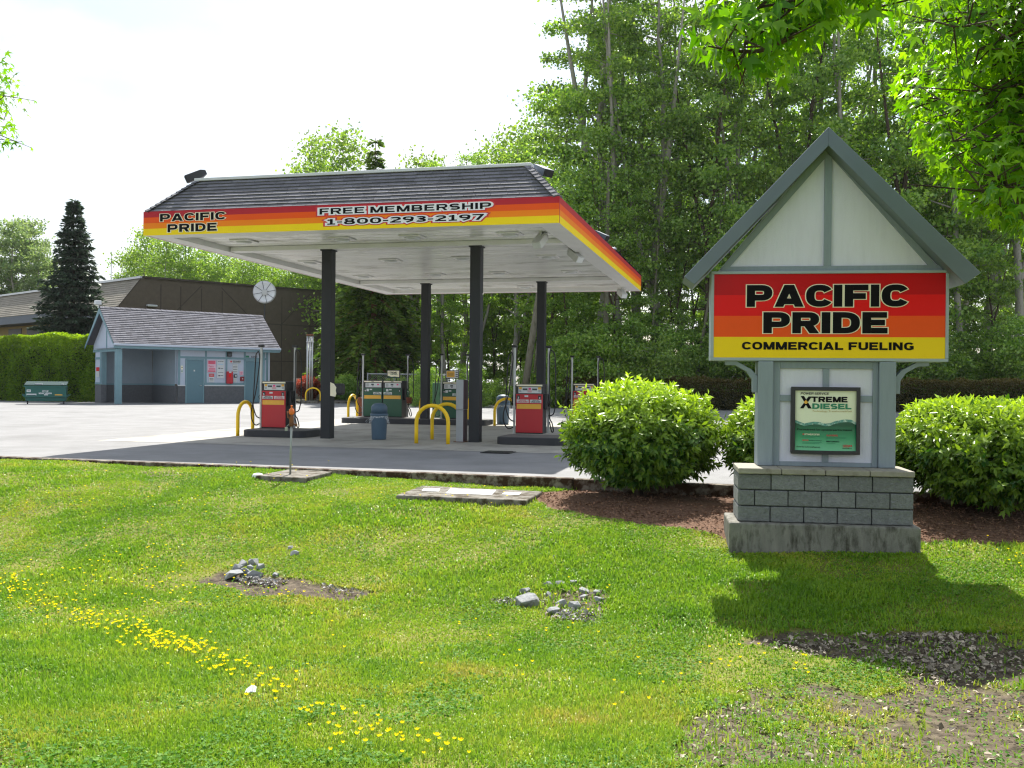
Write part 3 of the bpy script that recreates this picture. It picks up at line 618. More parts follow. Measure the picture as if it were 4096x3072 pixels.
def pump(pos, label, colr, nums, grades, poles='LR', w=.70, h=1.27, dp=.5, green=False, ph=2.19):
    t = empty('fuel_dispenser', (pos.x, pos.y, IH + .008), CF.a, label, 'fuel pump', 'fuel pumps under the canopy')
    hw = w / 2; y0 = -dp / 2; kx = .00175 * w / .7; z = lambda p: (1420 - p) * h / 738; x = lambda p: (p - 432) * kx
    MB().box(-hw, hw, y0 + .03, dp / 2, .0, h).build('cabinet', m_dark, t, bevel=.008)
    d = MB().box(-hw + .008, hw - .008, y0, y0 + .029, .03, z(833)).build('front_panel', colr, t, bevel=.006)
    MB().box(-hw + .012, hw - .012, dp / 2 + .001, dp / 2 + .03, .03, z(833)).build('rear_panel', colr, t, bevel=.006)
    hs = P_box('header_strip', m_cream, t, x(243), x(620), y0 + .012, y0 + .029, z(716), z(691))
    dpn = P_box('display_panel', m_panelw, t, x(272), x(607), y0 + .012, y0 + .029, z(820), z(728), bevel=.004)
    P_box('display_hood', m_dark, t, -hw, hw, y0 + .001, y0 + .029, z(726), z(718))
    yy = y0 + .0115
    def st(n, m, a, b, c_, e, par=dpn, q=yy, th=.004): return P_box(n, m, par, x(a), x(b), q - th, q - .0005, z(e), z(c_))
    if green:
        st('screen', m_lcd, 395, 450, 748, 775); st('sticker', m_pink, 520, 555, 748, 775); st('sticker', m_lcd, 410, 445, 785, 797)
        for k in range(4): st('sticker', m_lcd, 290, 345, 745 + k * 16, 750 + k * 16)
        lettering('lettering', 'DIESEL', x(400), x(460), z(712), z(696), yy - .002, m_black, hs)
    else:
        st('screen', m_lcd, 335, 405, 748, 775); st('screen', m_lcd, 475, 545, 748, 775); st('sticker', m_pink, 420, 458, 740, 768)
        st('sticker', m_gold, 283, 322, 730, 763); st('sticker', m_gold, 560, 603, 730, 763)
        for k in range(3): st('sticker', m_lcd, 283, 315, 772 + k * 12, 776 + k * 12); st('sticker', m_lcd, 565, 598, 772 + k * 12, 776 + k * 12); st('sticker', m_redink, 405, 470, 778 + k * 11, 782 + k * 11)
    q = y0 - .0005
    st('price_band', m_gold, 252, 608, 980, 1050, d, q)
    for (a, b, n_) in ((250, 297, nums[0]), (563, 608, nums[1])):
        if n_:
            pl = st('number_plate', m_dark, a, b, 852, 906, d, q); lettering('lettering', n_, x(a + 12), x(b - 12), z(900), z(872), q - .006, m_whiteink, pl)
    st('sticker', m_panelw, 365, 418, 850, 876, d, q)
    for (a, b, g) in ((250, 425, grades[0]), (443, 612, grades[1])):
        if g:
            pl = st('grade_label', m_panelw, a, b, 913, 961, d, q); mm_ = m_redink if g[2] else (m_green if green else m_black)
            lettering('lettering', g[1], x(a + 14), x(b - 14), z(956), z(934), q - .006, mm_, pl, bold=.03); lettering('lettering', g[0], x(a + 40), x(b - 40), z(930), z(917), q - .006, mm_, pl, bold=.02)
    if green: st('sticker', m_panelw, 300, 350, 850, 900, d, q)
    # side boots and nozzles
    for sd_ in ((1,) if 'R' in poles else ()) + ((-1,) if 'L' in poles else ()):
        MB().box(sd_ * hw if sd_ > 0 else -hw - .09, hw + .09 if sd_ > 0 else -hw, -.12, .1, .62, 1.02).build('nozzle_boot', m_dark, t, bevel=.015)
        nz_ = MB().tube([(sd_ * (hw + .11), -.04, .98), (sd_ * (hw + .13), -.05, .86), (sd_ * (hw + .12), -.04, .74), (sd_ * (hw + .07), -.02, .68)], [.016, .026, .026, .012], 8)
        nz_.tube([(sd_ * (hw + .14), -.04, .92), (sd_ * (hw + .19), -.06, .84), (sd_ * (hw + .14), -.05, .74)], .009, 6); nz_.build('nozzle', m_green if green else m_rubber, t, smooth=True)
    for sd_, px_, py_ in ((-1, -hw - .045, y0 + .06), (1, hw + .06, .16)):
        if ('L' if sd_ < 0 else 'R') not in poles: continue
        po = MB().box(px_ - .026, px_ + .026, py_ - .026, py_ + .026, 0, ph).build('hose_pole', m_alum, t, bevel=.006)
        MB().box(px_ - .07, px_ + .07, py_ - .06, py_ + .06, ph + .001, ph + .06).build('pole_cap', m_rubber, po, bevel=.012)
        P_box('pole_clamp', m_steel, po, px_ - .04, px_ + .04, py_ - .035, py_ + .035, .66, .69)
        ja = random.uniform(-.03, .03); sy = random.uniform(.9, 1.1)
        for H in ((hoseA, hoseB) if sd_ < 0 else (hoseC, hoseD)):
            hm_ = MB().tube(spline([(px_ + sd_ * (a * sy + .02), py_ - .05 - .03 * math.sin(b * 3 + ja), b * (1 if b > .4 else 1) + ja * (b < 1.9)) for a, b in H]), .0155, 7); hm_.build('hose', m_rubber, t, smooth=True)
    return t
def at_face(pl, pr, dep, dp=.5):           # pump centre from the pixels of its front face at a given depth
    c_ = (D(pl, 1600, dep) + D(pr, 1600, dep)) / 2; return Vector((c_.x, c_.y, 0)) + CF.y * dp / 2
REG = ('REGULAR', 'UNLEADED', 0); PRE = ('PREMIUM', 'UNLEADED', 1); MID = ('MIDGRADE', 'UNLEADED', 1); DIE = ('DIESEL', 'DIESEL FUEL', 0)
pump(at_face(1046.7, 1141, 25.8), 'red fuel pump numbered 1 and 2, left of the front left column', m_red, '12', (REG, PRE), 'LR', .715, 1.27)
pump(at_face(2062, 2171, 24.3), 'red fuel pump numbered 3 and 4, right of the front right column', m_red, '34', (MID, REG), 'LR', .71, 1.265)
pump(at_face(1455, 1529, 34.3), 'left one of the two joined green diesel pumps', m_green, ('8', ''), (None, DIE), 'L', .72, 1.30, .55, True, 2.2)
pump(at_face(1532, 1608, 34.1), 'green diesel pump carrying a small sign, right one of the joined pair', m_green, ('', '8'), (DIE, None), 'R', .72, 1.30, .55, True, 2.2)
pump(at_face(1771, 1846, 33.3), 'green diesel pump behind the grey cabinet and middle yellow guards', m_green, ('7', ''), (None, DIE), 'LR', .72, 1.28, .55, True, 2.2)
pump(at_face(2290, 2378, 32.3), 'red fuel pump numbered 5 and 6 peeking over the round shrub', m_red, '65', (PRE, REG), 'LR', .73, 1.27, .5, False, 2.15)

def topper(pl, pr, yt, yb, dep, label, kind):
    a, b = D(pl, yb, dep), D(pr, yt, dep); w = (b - a).length; hw = abs(b.x - a.x) / 2 / .97; h = b.z - a.z; c_ = (a + b) / 2
    t = empty('pump_top_sign', (c_.x, c_.y, a.z), CF.a, label, 'sign', 'small signs on top of the green pumps')
    MB().box(-hw, hw, -.03, .03, 0, h).box(-hw * .5, -hw * .4, -.01, .01, -.22, -.001).box(hw * .4, hw * .5, -.01, .01, -.22, -.001).build('sign_case', m_dark, t, bevel=.005)
    f = P_box('sign_face', m_cream if kind else m_panelw, t, -hw + .02, hw - .02, -.036, -.031, .02, h - .02)
    if kind:
        lettering('lettering', 'XTREME', -hw * .8, hw * .55, h * .58, h * .82, -.038, m_black, f, bold=.04); lettering('lettering', 'DIESEL', -hw * .45, hw * .7, h * .42, h * .56, -.038, m_green, f, bold=.04)
        MB().prism([(-hw + .02, .02), (hw - .02, .02), (hw - .02, h * .12), (hw * .2, h * .2), (-hw * .3, h * .16), (-hw + .02, h * .3)], -.0385, -.0365).build('wave_band', m_green, f)
    else:
        P_box('notice', m_gold, f, -hw * .85, hw * .35, -.039, -.0365, h * .15, h * .88)
        for k in range(3): P_box('notice', m_lcd, f, -hw * .7, hw * .2, -.041, -.0392, h * (.38 + k * .12), h * (.42 + k * .12))
        for k, (q, q1) in enumerate(((.7, .8), (.45, .55), (.22, .32))): P_box('notice', m_lcd, f, hw * .5, hw * .85, -.039, -.0365, h * q, h * q1)
topper(1549, 1601, 1481, 1512, 34.2, 'small cream diesel sign with green wave on top of the joined green pumps', 1)
topper(1784, 1837, 1481, 1514, 33.4, 'small yellow and white notice sign on top of the single green pump', 0)

# ------------------------------------------------------------------ yellow pipe guards
def guard(P, yaw, w, h, label, r=.047):
    rad = min(w / 2, .42); pts = [(-w / 2, 0, 0), (-w / 2, 0, (h - rad) * .5), (-w / 2, 0, h - rad)]
    for i in range(1, 12):
        a = math.pi * (1 - i / 12); pts.append(((w / 2) * math.cos(a), 0, h - rad + rad * math.sin(a)))
    pts += [(w / 2, 0, h - rad), (w / 2, 0, (h - rad) * .5), (w / 2, 0, 0)]
    o = MB().tube(pts, r, 14).build('pipe_guard', m_yel, None, loc=(P.x, P.y, .0), rotz=yaw, smooth=True)
    return tag(o, label, 'pipe guard', 'yellow bent pipe guards')
a = CF.a
def mid_back(p, w): return Vector((p.x, p.y, 0)) + CF.y * (w / 2)
def mid_right(p, w): return Vector((p.x, p.y, 0)) + CF.x * (w / 2)
guard(mid_back(G(950.6, 1744), .78), a + R(90), .78, .9, 'yellow pipe guard at the left end of the island with pumps 1 and 2')
guard(mid_right(G(1665, 1774), .80), a, .80, .92, 'yellow pipe guard standing in front, between trash can and grey cabinet')
guard(mid_right(G(1728, 1758), .80), a, .80, .92, 'yellow pipe guard just behind the front one, running behind the grey cabinet')
guard(mid_back(D(1393.4, 1600, 34.4), .8), a + R(90), .8, .95, 'yellow pipe guard at the left end of the green pump island')
guard(mid_back(D(1681, 1600, 34.0), .8), a + R(90), .8, .97, 'yellow pipe guard half hidden behind the rear left column')
guard(mid_back(D(1873, 1600, 33.0), .8), a + R(90), .8, .95, 'yellow pipe guard seen as a sliver beside the front right column')
guard(mid_right(G(1978, 1703), .85), a, .85, .92, 'yellow pipe guard in front of the far trash can')
guard(mid_back(CF.wor(-.15, 2.75), .78), a + R(90), .78, .92, 'yellow pipe guard at the left edge of the round shrub')
guard(D(1252, 1601, 59.5), a + .2, .92, .95, 'small far yellow pipe guard before the steel vent pipes')

# ------------------------------------------------------------------ trash cans
def bagmat():
    m = bpy.data.materials.new('clear_plastic_bag'); m.use_nodes = True; t = m.node_tree; p = t.nodes['Principled BSDF']; p.inputs['Base Color'].default_value = S(214, 220, 224); p.inputs['Roughness'].default_value = .25
    tp = nn(t, 'ShaderNodeBsdfTransparent'); ms = nn(t, 'ShaderNodeMixShader'); n = nn(t, 'ShaderNodeTexNoise'); n.inputs['Scale'].default_value = 14
    r = nn(t, 'ShaderNodeValToRGB'); r.color_ramp.elements[0].position = .35; r.color_ramp.elements[1].position = .75; r.color_ramp.elements[0].color = (.05, .05, .05, 1); r.color_ramp.elements[1].color = (.8, .8, .8, 1)
    t.links.new(n.outputs[0], r.inputs[0]); t.links.new(r.outputs[0], ms.inputs[0]); t.links.new(tp.outputs[0], ms.inputs[1]); t.links.new(p.outputs[0], ms.inputs[2]); t.links.new(ms.outputs[0], t.nodes['Material Output'].inputs[0]); return m
m_bag = bagmat()
def trash_can(P, r, h, label, dome=True):
    t = empty('trash_can', (P.x, P.y, .006), a, label, 'trash can', 'blue grey trash cans')
    k = h / .9
    b = MB().lathe([(r * .82, 0), (r * .86, .02), (r * .98, .56 * k), (r * .99, .58 * k)], n=28)
    b.build('can_body', m_bin, t, smooth=True)
    for q in range(10):
        an = q * .628; MB_ = MB().box(-.012, .012, -.006, .006, .06 * k, .5 * k, T=Matrix.Rotation(an, 4, 'Z') @ Matrix.Translation((0, -r * .93, 0)) @ Matrix.Rotation(R(-3.4), 4, 'X'))
        if q % 5 == 0: MB_.build('handle_rib', m_bin, t)
    MB().lathe([(r * 1.04, .585 * k), (r * 1.09, .60 * k), (r * 1.09, .635 * k), (r * 1.0, .65 * k)], n=28).build('rim', m_bin, t, smooth=True)
    if dome: MB().lathe([(r * .98, .655 * k), (r * .98, .79 * k), (r * .93, .83 * k), (r * .7, .885 * k), (r * .35, .905 * k), (.01, .91 * k)], n=28).build('dome_lid', m_bin, t, smooth=True)
    bm_ = MB(); n = 36; rows = 4
    for i in range(rows + 1):
        for q in range(n):
            an = 2 * math.pi * q / n; drop = .05 + .10 * max(0, math.sin(an * 2 + 1)) + .08 * max(0, math.cos(an * 3 + .5)); rr = r * (1.06 + .05 * math.sin(an * 9) * i / rows) + .012 * i * random.random()
            bm_.v.append((rr * math.cos(an), rr * math.sin(an), .59 * k - drop * i / rows * k))
    for i in range(rows):
        for q in range(n): bm_.f.append((i * n + q, i * n + (q + 1) % n, (i + 1) * n + (q + 1) % n, (i + 1) * n + q)); bm_.m.append(0); bm_.c.append(.5)
    w = len(bm_.v); ex = [(-r * 1.0, -.05, .57 * k), (-r * 1.0, .06, .55 * k), (-r * 1.35, -.1, .5 * k), (-r * 1.3, .03, .49 * k), (-r * 1.65, -.08, .45 * k), (-r * 1.6, .02, .38 * k)]
    if dome: bm_.add(ex, [(0, 1, 3, 2), (2, 3, 5, 4)])
    bm_.build('liner_bag', m_bag, t, smooth=True)
    return t
trash_can(G(1516, 1758.5), .212, .92, 'blue grey domed trash can with torn clear bag, in the open under the canopy')
trash_can(G(2011, 1696), .24, 1.02, 'dark blue grey trash can behind a yellow guard, left of pump 3')

# grey card-reader cabinet beside the front right column
c0 = D(1842, 1771, 23.75); t = empty('card_cabinet', (c0.x, c0.y, .006), a, 'tall slim grey metal cabinet beside the front right column', 'cabinet')
MB().box(-.092, .092, -.10, .26, .0, .80).build('lower_case', m_cab, t, bevel=.008); MB().box(-.088, .10, -.13, .27, .802, 1.54).build('upper_case', m_cab, t, bevel=.008)
MB().box(.093, .098, -.09, .25, .02, .79).box(.101, .106, -.12, .26, .81, 1.53).build('side_panel', m_cabside, t); P_box('base_plate', m_rust, t, -.14, .14, -.16, .3, -.001, .012)
# towel and squeegee holder on the front left column
p = CF.wor(-6.67 + .136, 3.166, 1.12); t = empty('squeegee_holder', p, a, 'dark holder with cream side plate strapped to the front left column', 'holder')
MB().box(.002, .30, -.13, .16, .0, .30).build('holder_box', m_dark, t, bevel=.06); MB().prism([(.0, -.02), (.14, -.04), (.17, .04), (.15, .12), (.165, .2), (.10, .29), (.0, .33)], -.139, -.131).build('cream_plate', m_cream, t)
# small bucket and green utility box at the diesel island
for px_, dep, lab in ((1636, 33.6, 'small brown bucket hung beside the joined green pumps'), (1441, 36.5, 'dark brown barrel left of the joined green pumps')):
    c0 = D(px_, 1610, dep); tag(MB().lathe([(.085, 0), (.10, .2), (.105, .21), (.09, .2)] if px_ > 1500 else [(.09, -.5), (.10, -.3), (.10, .25), (.09, .33)], n=14).build('bucket', m_barkr, None, loc=(c0.x, c0.y, c0.z - .03 if px_ > 1500 else .5), smooth=True), lab, 'bucket')
c0 = D(1750, 1640, 36.5); t = empty('utility_box', (c0.x, c0.y, 0), a, 'pale green metal utility box left of the single green pump', 'utility box')
P_box('case', mat('pale_green_paint', S(72, 112, 88), .6), t, -.16, .16, -.15, .15, 0, 1.42, bevel=.01); P_box('door', mat('pale_green_paint', S(72, 112, 88), .6), t, -.13, .13, -.158, -.151, .1, 1.35)

# ------------------------------------------------------------------ roadside sign
SF = Frame(2.3197, 11.2195, -.1436)
SZB, SZT, SW = 1.7965, 2.8382, 2.64
sg = empty('monument_sign', SF.wor(SW / 2, .1, -.3), SF.a, 'gabled roadside sign with red orange yellow panel on grey block base', 'sign')
def spart(mb, name, m, par=None, **k):
    o = mb.build(name, m, par or sg, **k)
    o.location = (-SW / 2, -.1, .3) if par is None else (0, 0, 0); return o
def c6(cx, cy, y): return SF.ply(2700 + 1.0851 * cx, 450 + 1.0851 * cy, y)
# footing, block courses, cap
fl, fr_ = c6(200, 1540, -.40).x, c6(908, 1560, -.40).x; ftz = c6(560, 1521, -.40).z
spart(MB().box(fl, fr_, -.40, .44, -.6, ftz), 'footing', m_conc, bevel=.02)
bl, br_ = c6(234, 1420, -.31).x, c6(881, 1420, -.31).x; capz = c6(560, 1317, -.34).z; bz1 = capz - .066
core = spart(MB().box(bl + .03, br_ - .03, -.28, .34, ftz + .001, bz1 - .001), 'block_core', m_mortar)
bm_ = MB(); ch = (bz1 - ftz) / 3
for r_ in range(3):
    z0_, z1_ = ftz + r_ * ch + .006, ftz + (r_ + 1) * ch - .006; off = (.52, .0, .47)[2 - r_] if r_ != 1 else 0
    xs = [bl]; step = .366; x = bl + step * ((.98, .49, .96)[2 - r_])
    while x < br_ - .1: xs.append(x); x += step
    xs.append(br_)
    for i in range(len(xs) - 1):
        j = random.uniform(-.006, .006); bm_.box(xs[i] + .005, xs[i + 1] - .005, -.312 + j, -.275, z0_, z1_)
    for (xa, xb) in ((bl - .002, bl + .035), (br_ - .035, br_ + .002)):
        ys = [-.272, .02, .35] if r_ % 2 else [-.272, .2, .35]
        for i in range(len(ys) - 1): bm_.box(xa, xb, ys[i] + .006, ys[i + 1] - .006, z0_, z1_)
spart(bm_, 'block_course', m_block, bevel=.01)
cl_, cr_ = c6(233, 1318, -.34).x, c6(886, 1330, -.34).x; cm_ = MB(); n_ = 4
for i in range(n_): cm_.box(cl_ + (cr_ - cl_) * i / n_ + .003, cl_ + (cr_ - cl_) * (i + 1) / n_ - .003, -.35, .36, capz - .066, capz)
spart(cm_, 'cap_stone', m_cap, bevel=.012)
# pillars + centre wall
PX = [c6(305, 1100, .0).x, c6(362, 1100, .0).x, c6(753, 1100, .0).x, c6(815, 1100, .0).x]
for xa, xb in ((PX[0], PX[1]), (PX[2], PX[3])): spart(MB().box(xa, xb, .0, .34, capz + .001, SZB - .004), 'pillar', m_trim, bevel=.012)
spart(MB().box(PX[1] + .001, PX[2] - .001, .085, .26, capz + .001, SZB - .004), 'wall_panel', m_stucco)
tm = MB(); ta, tb = c6(386, 1100, .06).x, c6(728, 1100, .06).x; mz0, mz1 = c6(500, 1066, .06).z, c6(500, 1042, .06).z; bz_ = c6(500, 1288, .06).z; tz_ = c6(500, 944, .06).z; va, vb = c6(545, 1000, .06).x, c6(569, 1000, .06).x
tm.box(PX[1] + .002, ta, .055, .084, capz + .002, SZB - .005).box(tb, PX[2] - .002, .055, .084, capz + .002, SZB - .005)
tm.box(ta + .001, tb - .001, .057, .084, capz + .002, bz_).box(ta + .001, tb - .001, .057, .084, tz_, SZB - .005).box(ta + .001, tb - .001, .06, .084, mz0, mz1)
tm.box(va, vb, .062, .084, bz_ + .001, mz0 - .001).box(va, vb, .062, .084, mz1 + .001, tz_ - .001)
spart(tm, 'trim_boards', m_trim, bevel=.004)
# knee braces
for sgn, xb in ((-1, PX[0]), (1, PX[3])):
    q = lambda u, z: (xb + sgn * u, z)
    pts = [q(.002, SZB - .37), q(.055, SZB - .37), q(.06, SZB - .22), q(.12, SZB - .13), q(.25, SZB - .055), q(.37, SZB - .05), q(.37, SZB - .006), q(.24, SZB - .006), q(.07, SZB - .1), q(.002, SZB - .18)]
    if sgn < 0: pts = pts[::-1]
    spart(MB().prism(pts, .06, .17), 'brace', m_trim, bevel=.004)
# sign cabinet
cab = spart(MB().box(.004, SW - .004, .022, .34, SZB + .004, SZT - .004), 'sign_cabinet', m_frame)
fw = .034; fm = MB().box(0, SW, .0, .36, SZT - fw, SZT).box(0, SW, .0, .36, SZB, SZB + fw).box(0, fw, .001, .359, SZB + fw + .001, SZT - fw - .001).box(SW - fw, SW, .001, .359, SZB + fw + .001, SZT - fw - .001)
spart(fm, 'frame', m_frame, cab, bevel=.004)
zz = [SZB + fw + .001, c6(560, 828, .012).z, c6(560, 749.5, .012).z, c6(560, 672, .012).z, SZT - fw - .001]; face = MB()
for i in range(4): face.add([(fw, .012, zz[i]), (SW - fw, .012, zz[i]), (SW - fw, .012, zz[i + 1]), (fw, .012, zz[i + 1])], [(0, 1, 2, 3)], i)
fo = spart(face, 'sign_face', [m_r4, m_r3, m_r2, m_r1], cab)
for txt, a_, b_, yt, yb in (('PACIFIC', 265, 858, 635, 716), ('PRIDE', 326, 784, 736, 814)):
    A, B, C = c6(a_, yt, .01), c6(b_, yt, .01), c6((a_ + b_) / 2, yb, .01); top = c6((a_ + b_) / 2, yt, .01).z
    lettering('letter_outline', txt, A.x, B.x, C.z, top, .0095, m_cream, fo, bold=.085, extra=.028, gap=.075); lettering('lettering', txt, A.x, B.x, C.z, top, .006, m_black, fo, bold=.085, gap=.075)
A, B, C = c6(247, 847, .01), c6(880, 847, .01), c6(560, 875, .01); lettering('lettering', 'COMMERCIAL FUELING', A.x, B.x, C.z, c6(560, 846.5, .01).z, .0085, m_black, fo, bold=.065, gap=.1, space=.36)
# gable
gx0, gx1 = c6(165, 565, .06).x, c6(990, 565, .06).x; ap = c6(567, 120, .06); gz = SZT + .004
spart(MB().prism([(gx0 - .02, gz), (gx1 + .02, gz), (ap.x, ap.z + .06)], .07, .30), 'gable_wall', m_stucco)
gt = MB(); slopeL = (ap.z - gz) / (ap.x - gx0); vx0, vx1 = c6(550, 400, .05).x, c6(577, 400, .05).x
gt.box(gx0 + .02, gx1 - .02, .045, .069, gz, gz + .055)
gt.box(vx0, vx1, .043, .0695, gz + .056, ap.z - .12)
for sgn in (-1, 1):
    ex = ap.x + sgn * (ap.x - gx0); w_ = .075
    p0 = (ap.x, ap.z + .02); p1 = (ex, gz + .02); p2 = (ex - sgn * w_ / slopeL * 1.4, gz + .02); p3 = (ap.x, ap.z - w_ * 1.4)
    poly = [p0, p3, p2, p1] if sgn > 0 else [p0, p1, p2, p3]
    if sgn > 0: poly = [p3, p2, p1, p0]
    gt.prism(poly if sgn > 0 else [p0, p1, p2, p3], .047, .0685)
spart(gt, 'gable_trim', m_trim)
yb = -.17; oa = c6(567, 52, yb); ia = c6(567, 122, yb)
for sgn, o_, i_ in ((-1, c6(33, 606, yb), c6(72, 635, yb)), (1, c6(1128, 590, yb), c6(1070, 632, yb))):
    poly = [(oa.x, oa.z), (o_.x, o_.z), (i_.x, i_.z), (oa.x, ia.z)]
    if sgn > 0: poly = poly[::-1]
    spart(MB().prism(poly, yb, .5), 'roof_slope', m_barge, bevel=.006)

# curved poster frame on the sign wall
def w6(cx, cy): return c6(cx, cy, .02)
pa, pb = w6(428, 1135).x, w6(683, 1135).x; pz0, pz1 = w6(555, 1260).z, w6(555, 1012).z; pc = (pa + pb) / 2; hw_ = (pb - pa) / 2; BUL = .055
po = empty('framed_poster', SF.wor(pc, .05, pz0), SF.a, 'bowed black poster frame with green and cream fuel advert on the sign', 'poster')
Hh = pz1 - pz0
def bend(o, bulge=BUL):
    for v in o.data.vertices: u = v.co.x / hw_; v.co.y -= bulge * (1 - u * u)
    return o
def strip(mb, x0, x1, y0, y1, z0, z1, mi=0, n=12):
    for i in range(n): mb.box(x0 + (x1 - x0) * i / n, x0 + (x1 - x0) * (i + 1) / n, y0, y1, z0, z1, mi)
    return mb
bw = .043; fm = MB(); strip(fm, -hw_, hw_, -.03, .0, 0, bw); strip(fm, -hw_, hw_, -.03, .0, Hh - bw, Hh); fm.box(-hw_, -hw_ + bw, -.031, .0, bw, Hh - bw).box(hw_ - bw, hw_, -.031, .0, bw, Hh - bw)
bend(fm.build('frame', m_dark, po)); bend(strip(MB(), -hw_ + .01, hw_ - .01, -.005, .03, .01, Hh - .01).build('backing', m_dark, po)); bend(MB().box(-hw_, hw_, 0, .034, .012, Hh - .012).build('frame_side', m_dark, po), 0)
fw_, fh_ = 2 * (hw_ - bw), Hh - 2 * bw
U_ = lambda x: -hw_ + bw + (x - 325) / 1030 * fw_
Z_ = lambda y: bw + (1285 - y) / 1045 * fh_
m_postc = mat('poster_cream', S(232, 236, 208), .25, .02, 2)
mg = bpy.data.materials.new('poster_green_print'); mg.use_nodes = True; t_ = mg.node_tree; p_ = t_.nodes['Principled BSDF']; p_.inputs['Roughness'].default_value = .25
co_ = nn(t_, 'ShaderNodeTexCoord'); sx_ = nn(t_, 'ShaderNodeSeparateXYZ'); r_ = nn(t_, 'ShaderNodeValToRGB'); t_.links.new(co_.outputs['Generated'], sx_.inputs[0]); t_.links.new(sx_.outputs[2], r_.inputs[0]); t_.links.new(r_.outputs[0], p_.inputs['Base Color'])
r_.color_ramp.elements[0].color = S(118, 200, 158); r_.color_ramp.elements[1].color = S(18, 84, 60); r_.color_ramp.elements[1].position = .85; e_ = r_.color_ramp.elements.new(.45); e_.color = S(52, 150, 104)
pf = bend(strip(MB(), U_(325), U_(1355), -.008, -.006, Z_(1285), Z_(240)).build('poster_face', m_postc, po))
top = [(325, 760), (400, 790), (480, 820), (560, 800), (640, 785), (730, 790), (820, 815), (900, 810), (980, 775), (1080, 750), (1180, 738), (1270, 745), (1355, 790)]
wv = MB()
for (xa, ya), (xb, yb2) in zip(top[:-1], top[1:]): wv.add([(U_(xa), -.0095, Z_(1285)), (U_(xb), -.0095, Z_(1285)), (U_(xb), -.0095, Z_(yb2 + 25)), (U_(xa), -.0095, Z_(ya + 25))], [(0, 1, 2, 3)])
bend(wv.build('green_water', mg, po))
m_wave = mat('wave_edge_print', S(90, 150, 138), .3, .3, 30, c2=S(196, 220, 206), c2amt=(.5, .6), c2scale=25)
wv = MB()
for (xa, ya), (xb, yb2) in zip(top[:-1], top[1:]): wv.add([(U_(xa), -.0115, Z_(ya + 42)), (U_(xb), -.0115, Z_(yb2 + 42)), (U_(xb), -.0115, Z_(yb2 - 4)), (U_(xa), -.0115, Z_(ya - 4))], [(0, 1, 2, 3)])
bend(wv.build('wave_edge', m_wave, po))
m_pgreen = mat('poster_green_ink', S(28, 128, 92), .4); m_tan = mat('tan_ink', S(190, 168, 112), .5)
def ptext(txt, xa, xb, ya, yb_, m, bold=.02, sl=0., lift=-.0125): bend(lettering('lettering', txt, U_(xa), U_(xb), Z_(yb_), Z_(ya), lift, m, po, bold=bold, gap=.08, space=.26, slant=sl))
ptext('POWER SERVICE', 415, 880, 270, 310, m_black, .01, .15); ptext('TREME', 590, 1200, 342, 438, m_black, .07); ptext('DIESEL', 608, 1268, 462, 558, m_pgreen, .07)
xm = MB(); yl = -.0125
xm.add([(U_(x), yl, Z_(y)) for x, y in ((415, 335), (470, 335), (600, 552), (540, 552))], [(0, 3, 2, 1)]); xm.add([(U_(x), yl - .0012, Z_(y)) for x, y in ((545, 342), (600, 342), (462, 552), (405, 552))], [(0, 3, 2, 1)])
bend(xm.build('lettering', m_black, po))
dm = MB(); dm.add([(U_(502 + 30 * math.sin(k * math.pi / 6)), yl - .003, Z_(445 + (28 if True else 0) * -math.cos(k * math.pi / 6) * (1.5 if abs(k - 0) < 1 else 1))) for k in range(12)], [tuple(range(11, -1, -1))]); bend(dm.build('gold_drop', m_gold, po))
ptext('Technology Transformed Fuel', 605, 1270, 580, 615, m_tan, .012, .15); ptext('Formulated for optimal performance', 360, 1280, 900, 945, m_black, .02, .15)
ptext('CETANE BOOSTER', 480, 730, 990, 1018, m_cream, .03, .1); ptext('SLICKDIESEL', 848, 1045, 1003, 1030, m_redink, .04, .1); ptext('HPCR', 450, 548, 1097, 1120, m_redink, .04, .1); ptext('Detergent Technology', 556, 770, 1101, 1120, m_black, .02); ptext('WINTERIZED', 845, 1065, 1110, 1134, m_black, .03)
ptext('PowerServiceXtremeDiesel.com', 358, 742, 1210, 1235, m_black, .02, .12); ptext('POWER', 1128, 1215, 1176, 1198, m_redink, .03); ptext('SERVICE', 1128, 1215, 1200, 1222, m_redink, .03); ptext('ps', 1222, 1285, 1180, 1222, m_redink, .05, .1); ptext('Diesel Additives', 1122, 1282, 1230, 1248, m_black, .02)
lm = MB()
for xa, xb, y_ in ((450, 760, 1032), (450, 640, 1052), (845, 1190, 1045), (845, 1180, 1068), (450, 770, 1140), (450, 735, 1160), (845, 1000, 1148)): strip(lm, U_(xa), U_(xb), -.0112, -.0105, Z_(y_ + 7), Z_(y_), n=3)
bend(lm.build('small_print', m_pgreen, po)); bend(MB().box(U_(455), U_(475), -.0135, -.0128, Z_(1016), Z_(992)).build('red_cross', m_redink, po))

